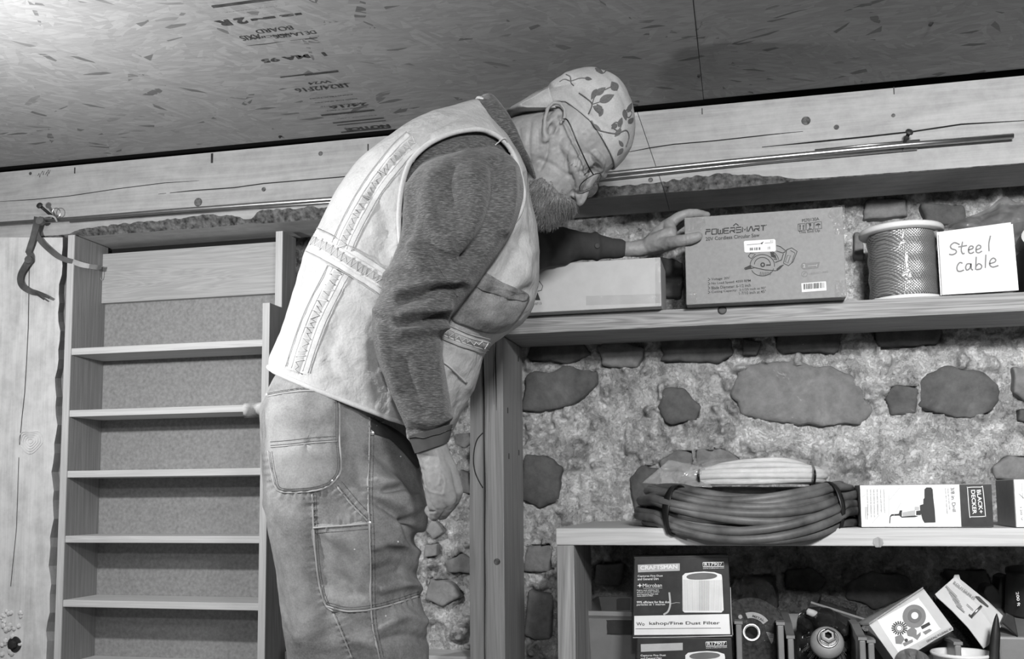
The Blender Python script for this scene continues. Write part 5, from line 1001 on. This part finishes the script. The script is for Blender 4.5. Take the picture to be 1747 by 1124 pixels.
# right hand, a loose fist seen from its back
for c in ([(744, 762, 1.512, 20), (756, 790, 1.51, 19), (768, 815, 1.51, 18), (776, 834, 1.512, 15)], [(738, 764, 1.510, 21), (748, 795, 1.50, 19), (757, 825, 1.495, 17), (764, 850, 1.498, 14.5)], [(732, 766, 1.512, 19), (738, 800, 1.502, 17), (744, 830, 1.496, 15.5), (750, 858, 1.50, 13.5)], [(727, 768, 1.515, 17), (732, 800, 1.508, 14.5), (736, 830, 1.503, 12.5), (740, 860, 1.506, 11)],
          [(776, 835, 1.513, 14.5), (772, 853, 1.527, 13), (766, 866, 1.545, 11.5), (754, 866, 1.562, 10), (746, 856, 1.568, 9)], [(764, 851, 1.498, 13.5), (760, 866, 1.510, 12.5), (753, 876, 1.528, 11.5), (742, 870, 1.552, 10), (738, 858, 1.56, 9)], [(750, 859, 1.50, 12.5), (747, 872, 1.512, 11.5), (742, 879, 1.527, 10.5), (733, 870, 1.55, 9.5)], [(740, 861, 1.506, 10), (741, 873, 1.516, 9.5), (740, 879, 1.528, 9), (737, 868, 1.545, 8)],
          [(748, 778, 1.53, 15), (766, 806, 1.548, 14), (772, 834, 1.562, 12), (764, 852, 1.575, 10.5)], [(738, 790, 1.535, 20), (748, 830, 1.54, 18)], [(742, 858, 1.535, 12), (764, 856, 1.545, 12)]): chain(c, 14, mb=sk_, k=10)
# left hand, thumb on the carton's front, fingers over its top
for c in ([(1108, 416, 2.02, 14), (1130, 405, 2.005, 14), (1144, 398, 2.0, 11.5)], [(1142, 384, 2.015, 10.5), (1145, 396, 2.005, 10.5), (1144, 410, 1.995, 11)], [(1078, 427, 2.05, 11.5), (1105, 424, 2.04, 12), (1130, 419, 2.02, 12.5), (1146, 415, 1.995, 12)], [(1096, 424, 2.035, 13), (1116, 409, 2.03, 13.5), (1132, 392, 2.025, 12.5), (1147, 378, 2.02, 10.5)], [(1096, 425, 2.045, 13), (1116, 413, 2.05, 13), (1130, 400, 2.055, 12), (1142, 390, 2.06, 11)], [(1088, 426, 2.055, 13), (1108, 418, 2.07, 12.5), (1134, 404, 2.085, 10)], [(1094, 422, 2.03, 14), (1118, 418, 2.01, 13), (1140, 415, 1.985, 11.5)], [(1138, 415, 1.987, 11.5), (1154, 412, 1.966, 10.5), (1168, 409.5, 1.956, 10.2), (1182, 406, 1.9535, 9.8), (1190, 403, 1.9535, 8.2)],
          [(1145, 379, 2.02, 10), (1157, 370.5, 2.018, 9), (1170, 365.5, 2.018, 8.5), (1190, 364, 2.03, 7.3), (1206, 366.5, 2.045, 5.6)], [(1142, 390, 2.06, 10), (1156, 376, 2.06, 9), (1172, 369, 2.065, 8), (1190, 368, 2.08, 7)], [(1134, 404, 2.085, 10), (1150, 388, 2.09, 9), (1168, 377, 2.10, 8), (1182, 374, 2.115, 7)]): chain(c, 14, Y=True, mb=sk_, k=10)
me = sk_.mesh('body'); tmp = link('tmp_body', me); r_ = tmp.modifiers.new('r', 'REMESH'); r_.mode = 'VOXEL'; r_.voxel_size = .0019; s_ = tmp.modifiers.new('s', 'SMOOTH'); s_.factor = .5; s_.iterations = 4
dg = bpy.context.evaluated_depsgraph_get(); bme = bpy.data.meshes.new_from_object(tmp.evaluated_get(dg)); bpy.data.objects.remove(tmp)
fpx = lambda pts: [(850+x/3.627, 90+y/3.627) for x, y in pts]; hpx = lambda pts: [(640+x/5.108, 700+y/5.108) for x, y in pts]
folds(bme, [(fpx([(520, 740), (545, 735), (575, 720)]), 4.5, -.0045), (fpx([(545, 752), (560, 742)]), 2.5, .003), (fpx([(600, 700), (630, 720)]), 4, -.003), (fpx([(468, 870), (470, 910)]), 2, -.004), (fpx([(300, 640), (420, 600), (500, 640)]), 7, .002), (fpx([(260, 660), (330, 690), (430, 760)]), 4, -.002), (fpx([(130, 470), (140, 560), (150, 640)]), 3, -.002), (fpx([(455, 560), (420, 640), (430, 720)]), 2.6, -.0020), (fpx([(310, 560), (300, 640), (260, 720)]), 2.6, -.0026), (fpx([(200, 440), (190, 560), (200, 680)]), 3, -.0022), (fpx([(250, 480), (245, 600)]), 3, -.0018), (fpx([(500, 640), (480, 690), (490, 740)]), 2, -.0022), (fpx([(520, 690), (505, 740), (505, 770)]), 1.9, -.0024), (fpx([(540, 700), (540, 760)]), 1.6, -.002), (fpx([(560, 620), (640, 700)]), 2.6, -.0016), (fpx([(450, 760), (470, 820), (455, 880)]), 3.2, -.003), (fpx([(380, 400), (400, 430)]), 2, -.0022), (fpx([(335, 455), (325, 490)]), 4.5, -.008),
            (hpx([(545, 490), (570, 560), (560, 640)]), 2, .0016), (hpx([(590, 560), (610, 640), (600, 720)]), 2, .0016), (hpx([(440, 670), (490, 710), (600, 735)]), 1.8, .0008), (hpx([(640, 620), (690, 700), (700, 760)]), 3, .001), (hpx([(455, 885), (520, 880)]), 1.7, -.0022), (hpx([(540, 965), (590, 900), (625, 845)]), 1.7, -.0022), (hpx([(640, 935), (690, 880), (720, 830)]), 1.6, -.0026), (hpx([(350, 470), (420, 520)]), 2, -.0007),
            ([(1168, 401), (1170, 418)], 1.5, -.0008), ([(1174, 400), (1176, 417)], 1.2, -.0007), ([(1120, 385), (1108, 400), (1100, 415)], 2.5, .0008)], [(.0012, 60, 3, 3), (.0006, 160, 2, 9)])
body = link('body', bme, M['skin'], man, True); bvB = bvh_of(body)
# thumb nail
# --- cap
def aline(b): return np.interp(b, [-185, -170, -140, -113, -62, -5, 20], [80, 92, 113, 143, 153, 151, 150])
CT = np.array([(60, 0, -178, 74), (113, 2, -180, 77), (150, 4, -181, 79), (180, -1, -178, 80), (204, -12, -170, 76), (226, -34, -157, 63), (241, -58, -136, 47), (250, -82, -116, 26), (253.5, -98, -104, 4)], float); Cs = lerp_st(CT, 60)
def cpt(a, th, off=0):
    f_, k_, w_ = [np.interp(a, Cs[:, 0], Cs[:, k]) for k in (1, 2, 3)]; c = (f_+k_)/2; h = (f_-k_)/2+off; w_ += off; sg = lambda x, e: math.copysign(abs(x)**e, x); ct, st = cos(th), sin(th)
    return (a, c+h*sg(ct, .92), w_*sg(st, .9)*(1-.10*max(0, ct)**2))
G = []
for t in np.linspace(0, 2*pi, 140, endpoint=False):
    a0 = 140.
    for _ in range(8): a0 = aline(cpt(a0, t)[1])
    G.append([hp(*cpt(a0+(253.5-a0)*x, t)) for x in np.linspace(0, 1, 60)])
cm = MB().grid(np.transpose(np.array(G), (1, 0, 2)), True).mesh('cap')
folds(cm, [(fpx(p), w, k) for p, w, k in (([(300, 205), (400, 240), (520, 350), (560, 380)], 4, -.0022), ([(250, 250), (360, 290), (480, 400)], 4, .0022), ([(230, 290), (330, 310), (440, 400)], 3.5, -.002), ([(370, 330), (450, 380), (520, 440)], 3.5, .002), ([(500, 250), (540, 310), (560, 380)], 4, -.002), ([(560, 370), (600, 420), (680, 470), (720, 500)], 4, -.0018), ([(420, 130), (520, 180), (600, 260)], 6, .0012), ([(640, 90), (720, 180), (790, 320)], 4, -.0012), ([(180, 330), (260, 320), (330, 340)], 3, .002))], [(.0014, 40, 3, 12)])
cap = link('cap', cm, M['capcloth'], man, True); s_ = cap.modifiers.new('s', 'SOLIDIFY'); s_.thickness = .003; bvC = bvh_of(cap)
G = []
for s_ in np.linspace(-1, 1, 25):
    q = s_*s_; sec = [(908, 164), (888, 176), (872, 185), (863, 191), (864, 195), (872, 197), (900, 197), (930, 197.5)]
    G.append([PD(u+q*26*(1 if i < 7 else .6), v+q*3, HD)-FW*(s_*.058) for i, (u, v) in enumerate(sec)])
bl = MB().grid(np.array(G), True).add(G[0], [tuple(range(8))]).add(G[-1], [tuple(range(8))]).mesh('bill'); folds(bl, [], [(.002, 40, 3, 3)]); o = link('bill', bl, M['capcloth'], cap, True); o.modifiers.new('s', 'SOLIDIFY').thickness = .002
brd = MB()
for i in range(9):
    x = 868+i*8; P = [PD(x+random.uniform(-2, 2), 192-abs(x-868)*.12+random.uniform(-3, 1), HD-.066+.010*(i % 2)), PD(x+6, 190-abs(x-868)*.14, HD-.068), PD(x+11, 193-abs(x-868)*.1, HD-.064)]; 
    brd.tube(smooth(P, 4), .0016, 5)
tube_on(bvC, [(1010, 231), (1028, 249), (1044, 272), (1046, 283)], .0014, .0005).build('cap_seam', M['capcloth'], cap, True)
def leaf(tip, base, w):
    a, b = np.array(fpx([base])[0]), np.array(fpx([tip])[0]); d = b-a; n_ = np.array([-d[1], d[0]])/np.linalg.norm(d); t = np.linspace(0, 1, 9); pr = np.sin(t**.8*pi)**.9*w/3.627/2
    out = [a+d*x+n_*y for x, y in zip(t, pr)]+[a+d*x-n_*y for x, y in list(zip(t, pr))[-2:0:-1]]; return patch_on(bvC, out, .0007, 3, closed=False)
for tip, base, w in (((580, 165), (535, 158), 22), ((575, 290), (610, 225), 34), ((665, 215), (600, 262), 40), ((718, 260), (625, 305), 50), ((700, 180), (735, 235), 52), ((650, 345), (625, 395), 26), ((585, 330), (640, 360), 40), ((735, 635), (772, 590), 26), ((745, 540), (772, 580), 22), ((790, 420), (778, 350), 30), ((825, 310), (800, 370), 28), ((835, 400), (805, 440), 30), ((700, 470), (735, 440), 30), ((765, 400), (745, 460), 30), ((720, 520), (760, 470), 30), ((650, 130), (600, 95), 26), ((730, 150), (670, 110), 22), ((610, 555), (640, 500), 30), ((640, 490), (585, 440), 24)):
    try: leaf(tip, base, w).build('printed_leaf', M['print'], cap, True)
    except Exception: pass
for pts, r in (([(380, 180), (410, 165), (450, 175), (500, 160), (540, 158)], .0009), ([(420, 135), (445, 150), (450, 185), (468, 205)], .0009), ([(500, 250), (550, 285), (580, 320), (560, 380)], .0012), ([(580, 320), (600, 270), (640, 240), (700, 210)], .0009), ([(580, 320), (640, 300), (690, 270)], .0008), ([(575, 420), (610, 470), (660, 490), (730, 500), (790, 480), (808, 520), (790, 580)], .0012), ([(610, 320), (640, 340), (630, 375), (600, 350), (620, 340)], .0012), ([(700, 450), (730, 430), (760, 450), (740, 480), (715, 470)], .001), ([(780, 370), (800, 350), (825, 370), (810, 400), (785, 390)], .001), ([(600, 100), (640, 130), (680, 100)], .0009)):
    try: tube_on(bvC, fpx(pts), r, .0002).build('printed_stem', M['print'], cap, True)
    except Exception: pass
# --- beard, moustache, brow, glasses
hb = MB(); hchain([(14, -6, 0, 23), (28, -2, 0, 19), (40, 2, 0, 14)], 20, hb)
for s_ in (1, -1): hchain([(10, -8, 0, 22), (12, -20, s_*20, 20), (16, -42, s_*34, 15)], 18, hb); hchain([(52, 8, 0, 9), (48, 7, s_*14, 10), (38, 0, s_*28, 9), (26, -6, s_*33, 9)], 14, hb); hchain([(30, -6, s_*14, 20), (30, -22, s_*32, 16), (30, -40, s_*42, 10)], 16, hb)
me = hb.mesh('beard'); tmp = link('tmp_beard', me); r_ = tmp.modifiers.new('r', 'REMESH'); r_.mode = 'VOXEL'; r_.voxel_size = .004; s_ = tmp.modifiers.new('s', 'SMOOTH'); s_.iterations = 4; s_.factor = .5
dg = bpy.context.evaluated_depsgraph_get(); bme2 = bpy.data.meshes.new_from_object(tmp.evaluated_get(dg)); bpy.data.objects.remove(tmp); folds(bme2, [], [(.003, 60, 3, 4)])
beard = link('beard', bme2, M['hair'], man, True)
V, N_ = vdata(bme2); hr = MB(); dn_ = np.array([0, 0, -1.])
idx = rng.choice(len(V), 4200)
for i in idx:
    n_ = N_[i]; d = n_*.45+(b_ax*.25-a_*.8)*.6+dn_*.25+rng.normal(0, .22, 3); d /= np.linalg.norm(d); l = rng.uniform(.006, .013); hr.tube([V[i]-n_*.002, V[i]+d*l*.5+n_*.001, V[i]+d*l+dn_*l*.15], [.0003, .00026, .0001], 3)
o = hr.build('beard_hair', M['hair'], beard); o['kind'] = 'stuff'
hr = MB()
for i in range(420):        # grey stubble by the ear and temple, eyebrow
    if i < 260: u, v = random.uniform(918, 985), random.uniform(240, 330)
    else: t = random.random(); u, v = 1012+t*11+random.gauss(0, 1.2), 285-t*1+random.gauss(0, 1.6)+(1-t)*6
    h = hit(bvB, u, v, -.0003)
    if h is None or h@FW > 1.75: continue
    if i < 260 and (v-240)*.8+(u-950)*-.3 < 20: continue
    d = (-a_*.7-FW*.5*.6+rng.normal(0, .25, 3)) if i < 260 else (b_ax*.6+a_*.2-FW*.4+rng.normal(0, .25, 3)); l = .005 if i < 260 else .007; hr.tube([h, h+d/np.linalg.norm(d)*l], [.00035, .0001], 3)
o = hr.build('stubble_and_eyebrow', M['hair'], man); o['kind'] = 'stuff'
gl = bpy.data.objects.new('glasses', None); COL.objects.link(gl); gl.parent = man; gl.matrix_parent_inverse = PINV[man.name]
M['lens'] = clear('spectacle_lens', .18, .6, .03, 5, 0.); M['wireframe'] = plain('dark_wire', .03, .3, .8, bmp=0)
def lens(u, v, D, sgn, bx=21.5, by=5.2, dp=.021):
    c = PD(u, v, D); k = D/F; e1 = (RT*.853+UP*.52)*bx*k; e2 = (-RT*.52+UP*.853)*by*k*sgn-FW*dp*sgn
    ring = [c+e1*math.copysign(abs(cos(t))**.85, cos(t))+e2*math.copysign(abs(sin(t))**.85, sin(t)) for t in np.linspace(0, 2*pi, 36, endpoint=False)]
    MB().tube(ring, .0009, 6, True).build('rim', M['wireframe'], gl, True); nrm = np.cross(e1, e2); nrm /= np.linalg.norm(nrm)
    MB().prism([c+(r-c)*.97 for r in ring], nrm*.0012).build('lens', M['lens'], gl); return c, e1, e2
c1, e11, e12 = lens(1007, 311, 1.684, 1); c2, e21, e22 = lens(1006, 324, 1.748, -1, 17, 9)
MB().tube([c1-e12*.98+e11*.2, (c1+c2)/2+b_ax*.004+e11*.3, c2-e22*.98+e21*.2], .0009, 6).build('bridge', M['wireframe'], gl, True)
MB().tube(smooth([c1+e12+e11*.35, PD(1004, 284, 1.648), PD(985, 243, 1.640), PD(974, 216, 1.638), PD(967, 204, 1.640), PD(962, 203, 1.650)], 5), .0012, 6).build('temple_arm', M['wireframe'], gl, True)
eb = MB()
for s_ in (1,):
    e = hit(bvB, 1001, 296, .0006)
    tube_on(bvB, [(996, 299), (1001, 295), (1006, 293)], .0007, .0003, 4).build('eyelash', M['rust'], man, True)
# --- trousers
TP = [(500, 612, 700, 655, 1.74, .145), (476, 645, 695, 690, 1.74, .158), (455, 690, 690, 740, 1.74, .172), (455, 750, 706, 780, 1.735, .176), (458, 810, 722, 835, 1.73, .178), (463, 860, 727, 880, 1.73, .175)]
LEG = [(459, 820, 722, 840, 1.665, .110), (463, 870, 730, 890, 1.66, .112), (467, 912, 712, 922, 1.66, .108), (473, 955, 714, 955, 1.66, .106), (480, 1005, 716, 1012, 1.66, .104), (486, 1055, 726, 1062, 1.66, .104), (493, 1120, 731, 1122, 1.66, .103), (505, 1220, 735, 1225, 1.66, .1), (520, 1330, 735, 1335, 1.66, .098), (535, 1440, 732, 1440, 1.66, .095), (548, 1560, 730, 1560, 1.66, .095), (552, 1650, 732, 1650, 1.66, .095)]
tz = lambda pts: [(420+x/2.323, 640+y/2.323) for x, y in pts]
SEAMS = []
def seam_rows():
    return [([(88, 84), (150, 72), (240, 62), (330, 68)], True, .0014, 5), ([(352, 95), (368, 110), (370, 250), (375, 370), (345, 425), (300, 450), (220, 463), (130, 458), (105, 400), (88, 300)], True, .0016, -6), ([(98, 285), (180, 278), (270, 268), (362, 262)], True, .0011, 9),
            ([(488, 165), (486, 300), (482, 480), (488, 600), (492, 760), (494, 920), (505, 1020), (528, 1124)], True, .0017, 8), ([(492, 230), (515, 200), (545, 183)], True, .0014, 5), ([(358, 440), (420, 515), (478, 575)], True, .0014, 12),
            ([(262, 470), (268, 600), (275, 720), (290, 830), (315, 910), (345, 935)], True, .0014, 6), ([(265, 605), (380, 597), (484, 588)], True, .0016, -9), ([(318, 915), (400, 935), (495, 928), (590, 905), (688, 872)], True, .0016, 7), ([(345, 945), (370, 1000), (395, 1060), (420, 1124)], False, .0011, 4)]
PK = []
for pts_, two_, r_s, w_s in seam_rows():
    P_ = smooth(tz(pts_), 6); T_ = np.gradient(P_, axis=0); T_ /= np.linalg.norm(T_, axis=1)[:, None]; N2_ = np.stack([T_[:, 1], -T_[:, 0]], 1); L2 = np.r_[0, np.cumsum(np.linalg.norm(np.diff(P_, axis=0), axis=1))]; q_ = 0; kk_ = 0
    while q_ < L2[-1]:
        p_ = np.array([np.interp(q_, L2, P_[:, k]) for k in (0, 1)]); n_ = np.array([np.interp(q_, L2, N2_[:, k]) for k in (0, 1)]); sg_ = 1 if kk_ % 2 else -1
        l_ = random.uniform(5, 13); PK.append(([p_-n_*2, p_+n_*l_], 2.6, random.uniform(.0007, .0018)*sg_)); PK.append(([p_-n_*l_, p_], 2.6, random.uniform(.0005, .0014)*sg_)); q_ += random.uniform(4, 6.5); kk_ += 1
TF = [([(650, 826), (664, 823)], 8, .005), ([(654, 838), (680, 832)], 6, -.006), ([(644, 845), (672, 858), (698, 874)], 8, .007), ([(650, 862), (690, 886)], 7, -.006), ([(699, 888), (701, 922)], 7, -.012), ([(720, 880), (722, 905)], 7, .005), ([(650, 1008), (680, 1000), (707, 994)], 7, .007), ([(644, 988), (684, 977)], 7, -.007), ([(650, 925), (672, 945)], 10, -.005), ([(650, 735), (690, 770), (718, 800)], 12, 0.0081), ([(640, 770), (680, 800), (705, 850)], 12, -0.0095), ([(640, 820), (680, 830), (710, 860)], 14, 0.0108), ([(640, 850), (690, 880), (705, 905)], 10, -0.0135), ([(700, 890), (712, 925)], 12, -0.0081), ([(640, 930), (680, 925), (712, 940)], 10, 0.0095), ([(640, 975), (680, 965), (715, 980)], 10, -0.0081), ([(650, 1000), (680, 990), (715, 1005)], 7, 0.0068),
      ([(545, 920), (560, 970), (600, 1000)], 12, -0.0068), ([(560, 905), (610, 935), (630, 960)], 9, 0.0068), ([(545, 990), (580, 1010), (625, 1015)], 8, -0.0054), ([(480, 780), (530, 770), (570, 780)], 14, 0.0041), ([(470, 700), (520, 715), (570, 700)], 12, 0.0041), ([(585, 700), (600, 760), (590, 820)], 14, -0.0054), ([(650, 1070), (690, 1050), (720, 1060)], 9, 0.0081), ([(650, 1095), (690, 1085), (722, 1090)], 8, -0.0081), ([(575, 1060), (600, 1090), (640, 1100)], 10, 0.0054), ([(470, 860), (500, 960), (520, 1080)], 26, 0.0081), ([(530, 870), (540, 960), (560, 1080)], 14, -0.0054)]
tm = loft(TP, 70, 128, 2.3, 0, True); lf = loft(LEG, 150, 100, 2.2, 0, True)
FARL = [(a+10+i*.5, b_, c-14, d, D+.165, t) for i, (a, b_, c, d, D, t) in enumerate(LEG)]
for x in (lf, loft(FARL, 80, 60, 2.2, 0, True)): tm.add(x.v, x.f)
me = tm.mesh('trousers'); tmp = link('tmp_tr', me); r_ = tmp.modifiers.new('r', 'REMESH'); r_.mode = 'VOXEL'; r_.voxel_size = .0036; s_ = tmp.modifiers.new('s', 'SMOOTH'); s_.iterations = 6; s_.factor = .5
dg = bpy.context.evaluated_depsgraph_get(); tme = bpy.data.meshes.new_from_object(tmp.evaluated_get(dg)); bpy.data.objects.remove(tmp); folds(tme, TF+PK, [(.004, 10, 4, 7), (.0015, 40, 3, 8)])
tr_ = link('trousers', tme, M['canvas'], man, True); bvT = bvh_of(tr_)
def seam(pts, two=True, r=.0014, w=4):
    P = smooth(tz(pts), 6); L3 = np.r_[0, np.cumsum(np.linalg.norm(np.diff(P, axis=0), axis=1))]; sg = 1 if w > 0 else -1
    tube_on(bvT2, P, r, .0006, 1).build('seam_edge', M['thread'], tr_, True)
    T = np.gradient(P, axis=0); T /= np.linalg.norm(T, axis=1)[:, None]+1e-9; N2 = np.stack([T[:, 1], -T[:, 0]], 1)
    for k in ([2.8, abs(w)] if two else [2.8]):
        o = MB(); q = 0
        while q < L3[-1]-2:
            pp = [np.array([np.interp(x, L3, P[:, c]+N2[:, c]*k*sg) for c in (0, 1)]) for x in (q, q+1.7)]; tube_on(bvT2, pp, .00055, .0003, 1, 5, o); q += 2.7
        o = o.build('stitches', M['stitch'], tr_, True); o['kind'] = 'stuff'
patch_on(bvT, tz([(88, 72), (180, 62), (290, 52), (355, 95), (372, 180), (375, 370), (345, 425), (290, 455), (220, 462), (130, 455), (105, 400), (85, 250)]), .003, 8).build('back_pocket', M['canvas_pale'], tr_, True)
patch_on(bvT, tz([(265, 600), (380, 592), (488, 590), (492, 760), (492, 918), (420, 938), (330, 930), (290, 850), (272, 720)]), .003, 8).build('tool_pocket', M['canvas_pale'], tr_, True)
bm = bmesh.new()
for o in (tr_, bpy.data.objects['back_pocket'], bpy.data.objects['tool_pocket']): bm.from_mesh(o.data)
bvT2 = BVHTree.FromBMesh(bm); bm.free()
for row_ in seam_rows(): seam(*row_)
for x, y in ((338, 421), (498, 229), (488, 590), (90, 80)):
    h = hit(bvT, *tz([(x, y)])[0], .002); MB().lathe([(0, .0008), (.002, .0007), (.0034, 0)], h, -FW, 14).build('rivet', M['cup'], tr_, True)
k = MB()
for x, y in ((430, 688), (375, 785), (333, 202), (140, 195), (610, 322), (553, 955), (600, 660)):
    q = hit(bvT, *tz([(x, y)])[0], .0012)
    if q is not None: k.lathe([(0, .0005), (.001, .0004), (.0014, 0)], q, -FW, 8)
k.build('paint_fleck', M['white'], tr_)
G = []
for i, t in enumerate(np.linspace(0, 1, 14)):
    u = 458-(458-416)*t; d = .004*sin(t*9)
    G.append([PD(u, 685+t*3, 1.70)-FW*d, PD(u-1, 693+t*2, 1.695)-FW*(d+.004), PD(u, 702+t*3, 1.695)-FW*(d+.003), PD(u+1, 711+t*2, 1.70)-FW*d, PD(u, 700, 1.712)])
MB().grid(np.array(G), True).build('hammer_loop', M['canvas_pale'], tr_, True)
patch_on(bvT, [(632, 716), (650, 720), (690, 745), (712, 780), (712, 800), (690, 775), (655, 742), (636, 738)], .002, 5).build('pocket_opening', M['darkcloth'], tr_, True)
# --- boots on the floor
for D_, u in ((1.66, 640), (1.825, 640)):
    c = PD(u, 1600, D_); c[2] = 0; bo = bpy.data.objects.new('boot', None); COL.objects.link(bo); bo.parent = man; bo.matrix_parent_inverse = PINV[man.name]
    prof = [(-.10, .046, .10), (-.06, .05, .12), (0, .048, .12), (.06, .05, .085), (.12, .053, .06), (.16, .045, .05), (.185, .02, .03)]
    G = [[c+RT*x*np.array([1, 1, 0])+np.array([0, 0, .018])+FW*np.array([1, 1, 0])*w*cos(t)+np.array([0, 0, h*max(0, sin(t))]) for t in np.linspace(0, 2*pi, 20, endpoint=False)] for x, w, h in prof]
    MB().grid(np.array(G), True).add([g_ for g_ in G[0]], [tuple(range(20))]).build('upper', M['rust'], bo, True)
    G = [[c+RT*x*np.array([1, 1, 0])+FW*np.array([1, 1, 0])*w*1.08*k_+np.array([0, 0, z_]) for k_, z_ in ((-1, 0), (1, 0), (1, .02), (-1, .02))] for x, w, h in prof]; MB().grid(np.array(G), True).build('sole', M['dark'], bo)

for o in bpy.data.objects:      # print whose glyphs are too small to pick apart stays one part
    if any(w in o.name for w in ('lettering', 'drawing', 'picture', '_print', 'barcode', 'stamp', 'pleats', 'handwriting', 'fleck', 'scuff')): o['kind'] = 'stuff'
